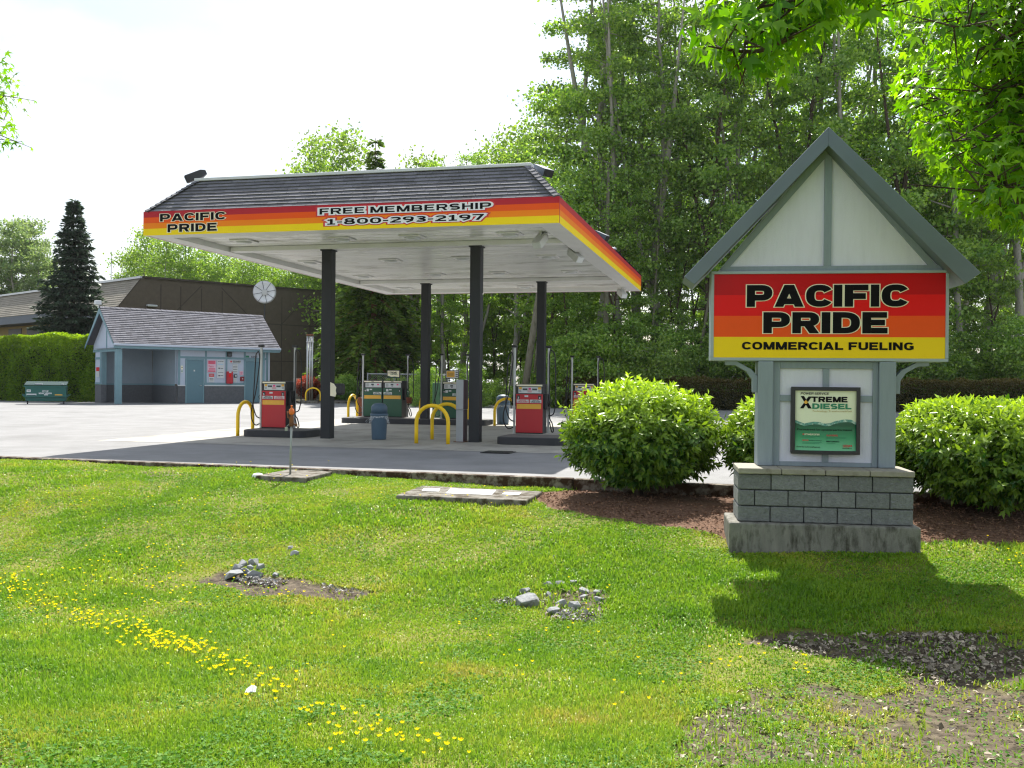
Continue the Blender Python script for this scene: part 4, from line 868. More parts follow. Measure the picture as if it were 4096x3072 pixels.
# ------------------------------------------------------------------ slabs and standpipe in the lawn
def ccw(p):
    s_ = sum(p[i][0] * p[(i + 1) % len(p)][1] - p[(i + 1) % len(p)][0] * p[i][1] for i in range(len(p))); return p if s_ > 0 else p[::-1]
q = [(-3.99, 14.95), (-3.15, 14.65), (-2.93, 15.74), (-3.72, 16.01)]
tag(MB().slab(ccw(q), -.2, .02).build('concrete_slab', m_slab, bevel=.015), 'small concrete slab at the kerb with a thin pipe post standing on it', 'slab')
q = [(p.x, p.y) for p in (G(1583, 1980, -.08), G(2103, 2001, -.08), G(2170, 1965, -.08), G(1687, 1942, -.08))]
sl2 = empty('concrete_slab', (0, 0, 0), 0, 'wide mossy concrete slab with three white rectangles before the kerb', 'slab')
MB().slab(ccw(q), -.40, -.08).build('slab_body', m_slab, sl2, bevel=.02)
for rc in (((765, 1335), (910, 1338), (895, 1362), (745, 1357)), ((1000, 1338), (1405, 1350), (1365, 1392), (955, 1378)), ((1480, 1368), (1628, 1373), (1605, 1392), (1455, 1387))):
    pp = [(p.x, p.y) for p in (G(1350 + .4521 * x, 1350 + .4521 * y, -.075) for x, y in rc)]; MB().slab(ccw(pp), -.079, -.072).build('white_plate', m_slabw, sl2, bevel=.003)  # flat white plates lying on the slab top
p = G(1161, 1897, .02); t = empty('standpipe', (p.x, p.y, .02), .2, 'thin steel post topped by a rusty hydrant head with orange cap', 'standpipe')
MB().tube([(0, 0, 0), (.004, 0, .4), (.012, 0, .78)], .017, 10).build('post', m_galv, t, smooth=True)
MB().lathe([(.03, .76), (.034, .78), (.034, .9), (.028, .93), (.02, .95)], .012, 0, 12).tube([(.012, 0, .86), (-.04, -.01, .9), (-.055, -.01, 1.0)], .012, 7).build('hydrant_head', m_rust, t, smooth=True)
MB().lathe([(.02, .94), (.042, .96), (.046, .99), (.036, 1.03), (.012, 1.05), (.011, 1.075), (.02, 1.08), (.012, 1.095)], .012, 0, 14).build('orange_cap', m_orange, t, smooth=True)
MB().tube([(-.02, -.01, .8), (-.06, -.02, .76), (-.05, -.02, .73)], .006, 6).box(-.09, -.045, -.03, -.012, .69, .745).build('padlock', m_galv, t); MB().tube([(.04, 0, .8), (.085, 0, .775)], .014, 8).box(.075, .105, -.015, .015, .755, .8).build('spout', m_rust, t)
p = G(1031, 1905, -.01); tag(MB().lathe([(.09, -.06), (.09, .0), (.07, .03), (.03, .04)], n=16).build('ground_vent', m_slabw, loc=(p.x, p.y, .0), smooth=True), 'white round vent in the grass at the corner of the small slab', 'vent')

# ------------------------------------------------------------------ shed
BF = Frame(-22.2416, 53.4821, .7145); BL, BE, BR, BH = 10.1725, 3.418, 5.562, 2.498
sh = empty('shed', BF.o, BF.a, 'grey blue service shed with steep shingled roof, open porch and two doors', 'shed')
def c7(cx, cy): return (cx * .5199, 1050 + cy * .5199)
fy = .55
def fx(cx, cy=800, y=fy): return BF.ply(*c7(cx, cy), y).x
def fzz(cx, cy, y=fy): return BF.ply(*c7(cx, cy), y).z
WE = BE - .16
xw, xr = fx(1370), BL - .45; bz = fzz(1700, 945); yb_ = min(4.4, BF.plx(*c7(1190, 800), xw).y)
# roof
rm = MB(); sl = math.hypot(BH, BR - BE); vh, vz = BH / sl, (BR - BE) / sl
shingles(rm, (0, 0, BE), (1, 0, 0), (0, vh, vz), (0, -vz, vh), sl, .17, .33, lambda s: 0, lambda s: BL, .034)
rm.prism([(0, 0)], 0, 0) if False else None
rm.add([(0, -.0, BE - .01), (BL, 0, BE - .01), (BL, BH, BR - .01), (0, BH, BR - .01), (0, 2 * BH, BE), (BL, 2 * BH, BE)], [(0, 1, 2, 3), (3, 2, 5, 4)], 0, 0)
for i in range(34):
    x = i * BL / 34
    for sg_ in (-1, 1): rm.add([(x, BH, BR + .05), (x + BL / 34 * 1.1, BH, BR + .03), (x + BL / 34 * 1.1, BH + sg_ * .13, BR - .07), (x, BH + sg_ * .13, BR - .05)], [(0, 1, 2, 3)])
rf = rm.build('shingle_roof', m_shing2, sh)
MB().box(-.02, BL + .02, -.11, -.0, BE - .13, BE - .02).build('gutter', m_shedlight, sh, bevel=.02)
MB().box(.02, BL - .02, .0, .03, BE - .28, BE - .03).box(.02, BL - .02, .031, fy, BE - .28, BE - .25).build('eave_board', m_shedtrim, sh)
for xx, nm in ((0, 'barge_board'), (BL - .04, 'barge_board')):
    w_ = .24
    for sgn in (-1, 1):
        pl = [(BH + sgn * (BH + .08), BE - .1), (BH, BR - .02), (BH, BR - .02 - w_ * 1.35), (BH + sgn * (BH + .08 - .0), BE - .1 - w_ * .5)]
        mb = MB(); n_ = 4; mb.add([(xx, a_, b_) for a_, b_ in pl] + [(xx + .04, a_, b_) for a_, b_ in pl], [(0, 1, 2, 3), (7, 6, 5, 4), (0, 4, 5, 1), (1, 5, 6, 2), (2, 6, 7, 3), (3, 7, 4, 0)]); mb.build(nm, m_shedtrim, sh)
gy0, gy1 = .5, 2 * BH - .5
def gprism(x0, x1, pts, m, name): mb = MB(); n_ = len(pts); mb.add([(x0, a_, b_) for a_, b_ in pts] + [(x1, a_, b_) for a_, b_ in pts], [tuple(range(n_ - 1, -1, -1)), tuple(range(n_, 2 * n_))] + [(i, (i + 1) % n_, (i + 1) % n_ + n_, i + n_) for i in range(n_)]); return mb.build(name, m, sh)
gw = BE - .02
gprism(.45, .55, [(.14, gw - .28), (2 * BH - .14, gw - .28), (2 * BH - .14, gw), (BH, BR - .15), (.14, gw)], m_shedlight, 'gable_wall')
gt = MB().box(.42, .449, .12, 2 * BH - .12, gw - .42, gw - .27).box(.42, .449, BH - .06, BH + .06, gw - .26, BR - .4)
gt.build('gable_trim', m_shedtrim, sh)
gprism(xr - .1, xr, [(gy0, 0.02), (gy1, .02), (gy1, gw), (BH, BR - .15), (gy0, gw)], m_shedlight, 'gable_wall')
# left rear wall piece, porch post, porch walls
yl1, yl0 = min(4.5, BF.plx(*c7(720, 900), .45).y), BF.plx(*c7(780, 900), .45).y; xl = BF.ply(*c7(818, 900), yl0).x
lw_ = MB().box(.45, xl, yl0, yl1, bz, gw - .29).build('wall', m_shedlight, sh); MB().box(.44, xl + .01, yl0 - .01, yl1 + .01, 0, bz - .02).build('block_base', m_shedblk, sh)
MB().box(.42, .449, yl0 + .0, yl0 + .2, bz, gw - .43).box(.42, .449, yl0 + .21, yl1, 2.55, 2.68).box(.425, .449, yl0 + .21, yl1, bz, bz + .12).box(.46, xl, yl0 - .03, yl0 - .001, bz, gw - .3).build('wall_trim', m_shedtrim, sh)
px0, px1 = BF.ply(*c7(890, 900), .25).x, BF.ply(*c7(935, 900), .25).x
MB().box(px0, px1, .15, .15 + (px1 - px0), 0.0, BE - .285).build('porch_post', m_shedtrim, sh, bevel=.015)
MB().box(xl + .001, xw - .16, yb_, yb_ + .12, bz + .06, BE - .26).box(xw - .13, xw - .001, fy + .14, yb_ - .001, bz + .06, BE - .26).build('porch_wall', m_shedin, sh)
MB().box(xl + .011, xw - .15, yb_ - .03, yb_ + .12, .0, bz - .03).box(xw - .17, xw - .001, fy + .14, yb_ - .031, 0, bz - .03).build('block_base', m_shedblk, sh)
MB().box(xl + .011, xw - .161, yb_ - .04, yb_ - .001, bz - .029, bz + .059).box(xw - .18, xw - .131, fy + .14, yb_ - .041, bz - .029, bz + .059).build('wall_trim', m_shedtrim, sh)
MB().box(.3, xw, fy + .01, yb_, BE - .255, BE - .22).build('porch_ceiling', m_shedin, sh)
# front wall
MB().box(xw, xr - .101, fy, fy + .13, bz, BE - .26).build('wall', m_shedlight, sh)
d1a, d1b, d2a, d2b = fx(1437), fx(1560), fx(1888), fx(1990); dz = fzz(1500, 752)
for q0, q1 in ((xw, d1a - .1), (d1b + .1, d2a - .08), (d2b + .08, xr - .101)):
    if q1 > q0: MB().box(q0, q1, fy - .03, fy + .13, 0, bz - .05).build('block_base', m_shedblk, sh)
MB().box(xw - .02, d1a - .1, fy - .06, fy - .001, bz - .049, bz + .02).box(d1b + .1, d2a - .08, fy - .06, fy - .001, bz - .049, bz + .02).build('sill', m_panelw, sh)
tw = MB(); hz0, hz1 = fzz(1700, 743), fzz(1700, 728)
for ca, cb in ((1370, 1386), (1576, 1590), (1735, 1748), (1875, 1889), (2018, 2036), (2058, 2074)):
    a_, b_ = fx(ca), min(fx(cb), xr - .11)
    if b_ > a_: tw.box(a_, b_, fy - .025, fy - .001, bz + .021 if ca not in (1370,) else bz + .02, hz0 - .001); tw.box(a_, b_, fy - .025, fy - .001, hz1 + .001, BE - .285)
tw.box(xw, xr - .11, fy - .022, fy - .001, hz0, hz1); tw.box(d1b + .11, d2a - .09, fy - .022, fy - .001, bz + .022, bz + .16)
tw.build('wall_trim', m_shedtrim, sh)
for da, db in ((d1a, d1b), (d2a, d2b)):
    dd = MB().box(da, db, fy - .045, fy - .003, .02, dz).build('door', m_sheddoor, sh, bevel=.01)
    MB().box(da - .095, da - .005, fy - .055, fy + .02, 0.0, dz + .09).box(db + .005, db + .078, fy - .055, fy + .02, 0, dz + .09).box(da - .004, db + .004, fy - .055, fy + .02, dz + .01, dz + .09).build('door_frame', m_shedtrim, sh)
    MB().tube([(db - .1, fy - .05, 1.05), (db - .1, fy - .1, 1.05), (db - .22, fy - .1, 1.05)], .018, 6).build('handle', m_steel, dd)
P_box('door_sign', m_panelw, sh, fx(1488), fx(1498), fy - .052, fy - .0455, fzz(1493, 838), fzz(1493, 826))
lettering('house_number', '1010', fx(1931), fx(1978), fzz(1950, 735), fzz(1950, 719), fy - .012, m_black, sh, bold=.03)
P_box('green_label', m_pgreen, sh, fx(1890), fx(1916), fy - .012, fy - .001, fzz(1900, 731), fzz(1900, 717))
MB().tube([(xr - .2, fy - .1, BE - .2), (xr - .2, fy - .06, BE - .4), (xr - .2, fy - .06, .1)], .05, 8).build('downpipe', m_shedtrim, sh, smooth=True)
P = BF.ply(*c7(730, 335), 0)
tc_ = empty('security_camera', BF.wor(-.05, BH, BR + .02), BF.a, 'white floodlight box on the left peak of the shed roof', 'floodlight')
MB().box(-.2, .16, -.12, .12, .1, .34).build('housing', m_capmetal, tc_, bevel=.03); MB().box(-.03, .03, -.03, .03, -.1, .1).build('bracket', m_steel, tc_)

def notice(name, ca, cb, ya, yb2, m, label, cat, th=.012, extra=()):
    """flat thing fixed on the shed front, pixel box in the shed crop"""
    x0, x1, z0, z1 = fx(ca), fx(cb), fzz((ca + cb) / 2, yb2), fzz((ca + cb) / 2, ya); y = fy - .026; P = BF.wor((x0 + x1) / 2, y, z0); t = empty(name, P, BF.a, label, cat)
    hw = (x1 - x0) / 2; h = z1 - z0; b = MB().box(-hw, hw, -th, 0, 0, h).build('board', m, t, bevel=.004 if th < .05 else .03)
    for e in extra:
        if e[0] == 'box': MB().box(-hw + 2 * hw * e[1], -hw + 2 * hw * e[2], -th - .004, -th - .0005, h * e[3], h * e[4]).build('print', e[5], b)
        else: lettering('lettering', e[1], -hw + 2 * hw * e[2], -hw + 2 * hw * e[3], h * e[4], h * e[5], -th - .006, e[6], b, bold=.03)
    return t
m_pinkp = mat('faded_pink_print', S(226, 190, 206), .7, .05); m_pinkr = mat('faded_red_print', S(214, 96, 120), .6, .1)
notice('poster', 1595, 1660, 752, 846, m_pinkp, 'faded pink and red notice, largest on the shed wall beside the door', 'notice', extra=(('box', .08, .92, .68, .96, m_pinkr), ('text', 'Petro', .12, .7, .42, .6, m_pinkr), ('box', .15, .9, .3, .35, m_pinkr), ('box', .15, .9, .22, .26, m_pinkr), ('box', .08, .92, .05, .17, m_pinkr)))
notice('poster', 1605, 1647, 853, 922, m_panelw, 'small red and white notice below the pink poster', 'notice', extra=(('box', .03, .97, .62, .97, m_redink), ('box', .15, .85, .74, .78, m_panelw), ('box', .15, .85, .84, .88, m_panelw), ('box', .15, .85, .4, .45, m_lcd), ('box', .15, .85, .28, .32, m_lcd), ('box', .15, .85, .14, .18, m_lcd)))
m_lblue = mat('pale_blue_print', S(150, 196, 226), .6)
notice('poster', 1667, 1724, 752, 890, m_panelw, 'tall white notice with a blue line right of the pink poster', 'notice', extra=(('text', 'BIG DISCOUNT', .12, .88, .91, .95, m_black), ('box', .15, .85, .76, .8, m_lblue), ('box', .2, .45, .53, .58, m_black), ('box', .5, .85, .53, .56, m_lcd), ('box', .15, .85, .3, .32, m_lcd), ('box', .2, .45, .11, .16, m_black), ('box', .5, .85, .13, .16, m_lcd)))
notice('nameplate', 1762, 1852, 752, 776, m_panelw, 'white company nameplate with black letters under the shed eave', 'sign', extra=(('text', 'REISNER', .28, .97, .42, .88, m_black), ('box', .3, .95, .15, .28, m_lcd), ('box', .08, .22, .25, .85, m_redink)))
notice('poster', 1787, 1828, 780, 848, m_panelw, 'white printed notice under the nameplate', 'notice', extra=tuple(('box', .1, .9, z, z + .035, m_lcd) for z in (.12, .3, .36, .52, .62, .7, .86)))
notice('extinguisher_cabinet', 1738, 1782, 838, 932, m_red, 'tall red fire extinguisher box on the shed wall', 'extinguisher box', .2, extra=(('box', .3, .7, .88, 1.0, m_panelw), ('box', .32, .6, .55, .78, m_r2)))
notice('meter_box', 1797, 1822, 860, 885, m_lcd, 'small dark grey box beside the red extinguisher box', 'meter box', .08, extra=(('box', .2, .8, .3, .7, m_panelw),))
notice('poster', 1795, 1820, 888, 920, m_panelw, 'small white notice below the grey box on the shed', 'notice', extra=(('box', .15, .85, .2, .25, m_lcd), ('box', .15, .85, .5, .55, m_lcd)))
notice('poster', 1842, 1870, 835, 866, m_pinkp, 'small pink notice above the red alarm box', 'notice', extra=(('box', .15, .85, .65, .8, m_pinkr), ('box', .25, .75, .4, .55, m_pinkr), ('box', .2, .8, .15, .3, m_pinkr)))
notice('alarm_box', 1845, 1875, 878, 912, mat('dark_red_enamel', S(130, 24, 36), .4), 'square dark red alarm box beside the second shed door', 'alarm box', .1, extra=(('box', .4, .65, .4, .65, m_panelw),))
notice('wall_lamp', 1742, 1776, 688, 725, m_dark, 'square black wall lamp under the shed eave', 'lamp', .16, extra=(('box', .2, .8, .2, .6, m_lcd),))
notice('small_sign', 1390, 1407, 794, 822, m_cream, 'upper of two tiny signs left of the shed door', 'sign', extra=(('box', .25, .75, .4, .7, m_lcd),))
notice('small_sign', 1390, 1407, 825, 851, m_panelw, 'lower of two tiny signs left of the shed door', 'sign', extra=(('box', .3, .7, .3, .8, m_pgreen),))
y0_, y1_ = BF.plx(*c7(766, 840), .42).y, BF.plx(*c7(742, 840), .42).y; z0_, z1_ = BF.plx(*c7(754, 880), .42).z, BF.plx(*c7(754, 806), .42).z
t = empty('small_sign', BF.wor(.415, (y0_ + y1_) / 2, z0_), BF.a, 'red and white sign on the left end wall of the shed', 'sign')
hw = abs(y1_ - y0_) / 2; MB().box(-.012, 0, -hw, hw, 0, z1_ - z0_).build('board', m_panelw, t); MB().box(-.016, -.0125, -hw, hw, (z1_ - z0_) * .6, z1_ - z0_).build('print', m_redink, t)

# satellite dish behind the shed
p = D(1058, 1168.5, 64.8); t = empty('satellite_dish', (p.x, p.y, 0), .1, 'round white satellite dish on a thin pole above the shed roof', 'satellite dish')
Rr = .75; prof = [(.02, 0), (Rr * .5, .04), (Rr * .8, .10), (Rr, .17), (Rr + .012, .175), (Rr * .8, .12), (Rr * .5, .06), (.02, .02)]
T = Matrix.Translation((0, 0, p.z)) @ Matrix.Rotation(R(96), 4, 'X') @ Matrix.Rotation(R(10), 4, 'Y')
mb = MB().lathe(prof, n=32); mb.v = [tuple(T @ Vector(v)) for v in mb.v]; mb.build('dish', m_dish, t, smooth=True)
rb = MB()
for k in range(8):
    an = k * math.pi / 4 + .2; pts = [T @ Vector((q_ * math.cos(an), q_ * math.sin(an), z__ + .03)) for q_, z__ in ((.1, .01), (Rr * .5, .045), (Rr * .8, .105), (Rr * .99, .175))]; rb.tube(pts, .016, 5)
rb.build('ribs', m_lcd, t)
mb = MB().box(-.17, .17, -.17, .17, .05, .18); mb.v = [tuple(T @ Vector(v)) for v in mb.v]; mb.build('mount', m_alum, t)
MB().tube([(0, .12, 0), (0, .12, p.z - .1)], .05, 8).build('pole', m_dark, t)

# steel vent pipes
p = D(1238.5, 1600, 60); t = empty('vent_pipes', (p.x, p.y, .1), .2, 'three tall steel vent pipes standing together in front of the brown wall', 'vent pipes')
for k, dx in enumerate((-.155, 0, .145)): MB().tube([(dx, 0, 0), (dx, 0, 4.1 + .05 * (k == 1))], .06, 10).build('pipe', m_steel, t, smooth=True); MB().lathe([(.075, 4.1), (.08, 4.16), (.05, 4.22)], dx, 0, 10).build('pipe_cap', m_rust, t)
MB().box(-.25, .25, -.07, .07, 3.7, 3.76).build('strap', m_steel, t)
# planter kerb + low concrete wall there
a1, a2 = D(1120, 1606, 58.5), D(1420, 1606, 60.5)
d_ = (a2 - a1); d_.z = 0; d_.normalize(); n_ = Vector((-d_.y, d_.x, 0))
tag(MB().slab([(a1.x, a1.y), (a2.x, a2.y), (a2.x + n_.x * 6, a2.y + n_.y * 6), (a1.x + n_.x * 6, a1.y + n_.y * 6)], -.05, .14).build('planting_bed', m_floor, None), kind='structure')
tag(MB().slab([(a1.x - d_.x * .3, a1.y - d_.y * .3), (a2.x, a2.y), (a2.x - n_.x * .18, a2.y - n_.y * .18), (a1.x - d_.x * .3 - n_.x * .18, a1.y - d_.y * .3 - n_.y * .18)], -.05, .17).build('planting_bed_kerb', m_slab, bevel=.02), kind='structure')
w1, w2 = D(1178, 1600, 64), D(1420, 1600, 67)
wl = w2 - w1; wl.z = 0
tag(MB().box(0, wl.length, 0, .2, 0, 1.55).build('concrete_wall', m_cap, loc=(w1.x, w1.y, 0), rotz=math.atan2(wl.y, wl.x), bevel=.02), 'low pale concrete wall behind the red shrub', 'wall')

# ------------------------------------------------------------------ brown building
pk = D(569, 1112, 78); NF = Frame(pk.x, pk.y, .84); PZ = pk.z
br = empty('brown_building', NF.o, NF.a, 'large brown panelled building with brown shingled roof behind the shed', 'building')
ev = NF.ply(473, 1224, 0); re = NF.ply(1345, 1172, 0); wx = re.x
MB().prism([(ev.x, .0), (wx, .0), (wx, re.z), (0, PZ), (ev.x, ev.z)], 0, .3).build('wall', m_brown, br)
bt = MB()
for px_ in (0, .663 * 970, .663 * 1090, .663 * 1215, .663 * 1340, .663 * 1700, .663 * 1870):
    if px_:
        q_ = NF.ply(px_, 1230, 0); bt.box(q_.x - .035, q_.x + .035, -.03, -.001, 0, PZ - .35 - q_.x * .02)
hz = NF.ply(1250, 600 + .663 * 1065, 0).z; bt.box(ev.x + .05, wx, -.028, -.0015, hz - .04, hz + .04); bt.box(ev.x + .05, wx, -.028, -.0015, hz - 3.4, hz - 3.32)
def diag(a_, b_):
    A, B = NF.ply(.663 * a_[0], 600 + .663 * a_[1], 0), NF.ply(.663 * b_[0], 600 + .663 * b_[1], 0); d = (B - A).normalized(); nn_ = Vector((-d.z, 0, d.x)) * .035
    v = [A + nn_, B + nn_, B - nn_, A - nn_]; bt.add([(p.x, -.024, p.z) for p in v] + [(p.x, -.002, p.z) for p in v], [(0, 3, 2, 1), (0, 1, 5, 4), (2, 3, 7, 6)])
diag((1215, 820), (1060, 975)); diag((1335, 830), (1490, 990)); diag((1870, 870), (1690, 1060)); diag((850, 775), (720, 935))
bt.build('wall_battens', m_brownln, br)
MB().prism([(0, PZ), (wx + .1, re.z), (wx + .1, re.z + .16), (0, PZ + .16)], -.12, .4).build('parapet_cap', m_brownln, br)
RLEN = 34
MB().box(ev.x + 2.0, wx, .301, 24, 0, ev.z).build('rear_wall', m_brown, br)
MB().add([(0, .3, PZ - .1), (wx, .3, re.z - .1), (wx, RLEN, re.z - .1), (0, RLEN, PZ - .1)], [(0, 1, 2, 3)]).build('flat_roof', m_brownln, br)
rm = MB(); sl = math.hypot(ev.x, PZ - ev.z); vv = Vector((-ev.x, 0, PZ - ev.z)) / sl
shingles(rm, (ev.x, RLEN, ev.z), (0, -1, 0), vv, (-vv.z, 0, vv.x), sl, .26, .9, lambda s: 0, lambda s: RLEN - .02, .03)
rm.add([(ev.x, 0, ev.z - .03), (0, 0, PZ - .03), (0, RLEN, PZ - .03), (ev.x, RLEN, ev.z - .03)], [(0, 1, 2, 3)], 0, 0)
rm.build('shingle_roof', m_shing3, br)
MB().box(-.2, .2, -.0, RLEN, PZ - .02, PZ + .16).build('ridge_cap', m_capmetal, br)
f0, f1 = NF.plx(0, 1276, ev.x).z, NF.plx(0, 1331, ev.x).z
MB().box(ev.x - .02, ev.x + .15, .31, RLEN, ev.z - .75, ev.z - .04).box(ev.x + .15, ev.x + 2, .31, RLEN, ev.z - .75, ev.z - .7).build('eave_fascia', m_fascgrey, br)
sw_ = MB().box(ev.x + 1.9, ev.x + 2.0, .31, RLEN, 0, ev.z - .76).build('side_wall', m_ochre, br)
for k in range(5): MB().box(ev.x + 1.85, ev.x + 1.895, 6 + k * 4.5, 9.2 + k * 4.5, .9, ev.z - 1.0).build('window', m_glassd, br)
p = NF.ply(606, 1221, -.1); t = empty('wall_light', NF.wor(p.x, -.02, p.z - .1), NF.a, 'white wall light on the brown building above the shed roof', 'lamp'); MB().box(-.42, .42, -.3, 0, 0, .14).build('housing', m_capmetal, t, bevel=.03); MB().box(-.3, .3, -.25, -.05, -.03, -.001).build('lens', m_panelw, t)
p = D(443, 1100, 82); tag(MB().tube([(0, 0, 0), (.03, 0, p.z + .5), (.05, 0, p.z + 2.0)], [.04, .03, .012], 6).tube([(-.15, 0, p.z - .8), (.2, 0, p.z - .9)], .02, 5).build('roof_antenna', m_lcd, loc=(p.x, p.y, 0)), 'thin antenna mast above the brown shingled roof', 'antenna')

# ------------------------------------------------------------------ dumpster
p0, p1 = G(98, 1617), G(266, 1617); d_ = p1 - p0; wD = d_.length * .98; DF = Frame((p0.x + p1.x) / 2, (p0.y + p1.y) / 2, math.atan2(d_.y, d_.x) + .02)
t = empty('dumpster', DF.o, DF.a, 'green city dumpster with white lettering in front of the tall hedge', 'dumpster'); h = 1.02; hw = wD / 2
mb = MB().prism([(-hw * .97, .18), (hw * .97, .18), (hw * 1.0, .42), (hw, h * .98), (-hw, h * .98), (-hw * 1.0, .42)], 0, 1.3); body = mb.build('body', m_dump, t, bevel=.015)
MB().box(-hw - .06, hw + .06, -.09, -.002, .38, .48).box(-hw - .07, hw + .07, -.05, -.003, h * .92, h * .99).build('rim', m_dump, t, bevel=.01)
MB().prism([(-hw - .06, .40), (-hw - .18, .5), (-hw - .16, .56), (-hw - .02, .50)], .2, .9).prism([(hw + .02, .50), (hw + .16, .56), (hw + .18, .5), (hw + .06, .40)], .2, .9).build('fork_pocket', m_dump, t)
MB().add([(-hw - .04, -.05, h), (hw + .04, -.05, h), (hw + .04, 1.33, h + .18), (-hw - .04, 1.33, h + .18), (-hw - .04, -.05, h + .04), (hw + .04, -.05, h + .04), (hw + .04, 1.33, h + .22), (-hw - .04, 1.33, h + .22)], [(0, 3, 2, 1), (4, 5, 6, 7), (0, 1, 5, 4), (1, 2, 6, 5), (2, 3, 7, 6), (3, 0, 4, 7)]).build('lid', m_dumpd, t)
for xx in (-hw * .88, hw * .88): MB().lathe([(.09, -.03), (.09, .03)], n=14).build('wheel', m_rubber, t, loc=(xx, .1, .09)).rotation_euler = (0, R(90), 0); MB().box(xx - .04, xx + .04, .06, .14, .1, .2).build('caster_fork', m_dark, t)
kx = lambda c_: -hw + (c_ - 178) / (520 - 178) * 2 * hw
kz = lambda c_: (1095 - c_) / (1095 - 935) * h
lettering('lettering', 'CITY OF', kx(320), kx(372), kz(990), kz(977), -.004, m_whiteink, body, bold=.03); lettering('lettering', 'MOUNT VERNON', kx(292), kx(398), kz(1008), kz(995), -.004, m_whiteink, body, bold=.03)
for a_, b_, c_, e_, m_ in ((190, 272, 1005, 1031, m_panelw), (192, 225, 970, 991, m_panelw), (335, 368, 1010, 1034, m_panelw), (425, 488, 1010, 1034, m_gold)): MB().box(kx(a_), kx(b_), -.006, -.001, kz(e_), kz(c_)).box(kx(a_ + 6), kx(b_ - 6), -.009, -.0065, kz((c_ + e_) / 2 + 3), kz((c_ + e_) / 2 - 3), 1).build('sticker', [m_, m_lcd], body)
for (ca, cb) in ((262, 320), (480, 496)): MB().slab([(kx(ca), 0), (kx(cb), 0), (kx(cb), .3), (kx(ca), .25)], h + .06, h + .1).build('litter', m_panelw, t)

# ------------------------------------------------------------------ vegetation helpers
def unit(v): return v / np.maximum(np.linalg.norm(v, axis=1, keepdims=True), 1e-9)
def rand_dirs(n): return unit(rng.normal(size=(n, 3)))
def leaves_np(C, size, w=.5, d=None, nrm=None, fold=.18):
    """folded leaves: base, left, tip, right -> two triangles. C leaf bases (n,3)"""
    n = len(C); d = rand_dirs(n) if d is None else unit(d); nr = rand_dirs(n) if nrm is None else nrm
    b = unit(np.cross(d, nr)); u = np.cross(b, d); s = np.asarray(size).reshape(-1, 1) * np.ones((n, 1))
    mid = C + d * s * .48
    vs_ = np.stack([C, mid + b * s * w * .5 + u * s * fold, C + d * s, mid - b * s * w * .5 + u * s * fold], 1)
    return vs_.reshape(-1, 3)
LF = [(0, 1, 2), (0, 2, 3)]
def leaf_mesh(name, C, size, m, var=None, **k):
    return np_mesh(name, leaves_np(C, size, **k), 4, LF, m, rng.random(len(C)) if var is None else var)

lm_forest = leafmat('alder_leaf', S(86, 132, 42), S(166, 200, 86), (1.0, 1.0, .45, 1), .55, .28, .9, .2)
lm_light = leafmat('young_leaf', S(104, 144, 50), S(160, 188, 84), (1.0, 1.0, .45, 1), .52, .38, .5)
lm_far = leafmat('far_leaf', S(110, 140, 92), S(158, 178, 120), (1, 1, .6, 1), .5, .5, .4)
lm_con = leafmat('fir_needle', S(58, 92, 36), S(130, 156, 62), (.9, 1, .4, 1), .45, .5, .3)
lm_spr = leafmat('spruce_needle', S(38, 58, 46), S(74, 92, 70), (.9, 1, .6, 1), .2, .5, .35)
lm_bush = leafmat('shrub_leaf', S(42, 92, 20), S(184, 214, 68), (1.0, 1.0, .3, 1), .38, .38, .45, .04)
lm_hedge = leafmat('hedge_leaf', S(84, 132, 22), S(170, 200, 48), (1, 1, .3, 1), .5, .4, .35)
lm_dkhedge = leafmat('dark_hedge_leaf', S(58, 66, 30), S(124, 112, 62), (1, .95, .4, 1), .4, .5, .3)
lm_maple = leafmat('star_leaf', S(80, 138, 14), S(150, 198, 36), (1.0, 1.0, .22, 1), .6, .34, .45, .03)
lm_red = leafmat('red_shrub_leaf', S(72, 42, 28), S(206, 104, 74), (1, .6, .4, 1), .4, .45, .3)
m_core = mat('hedge_core_dark', S(34, 42, 22), .95, .2)

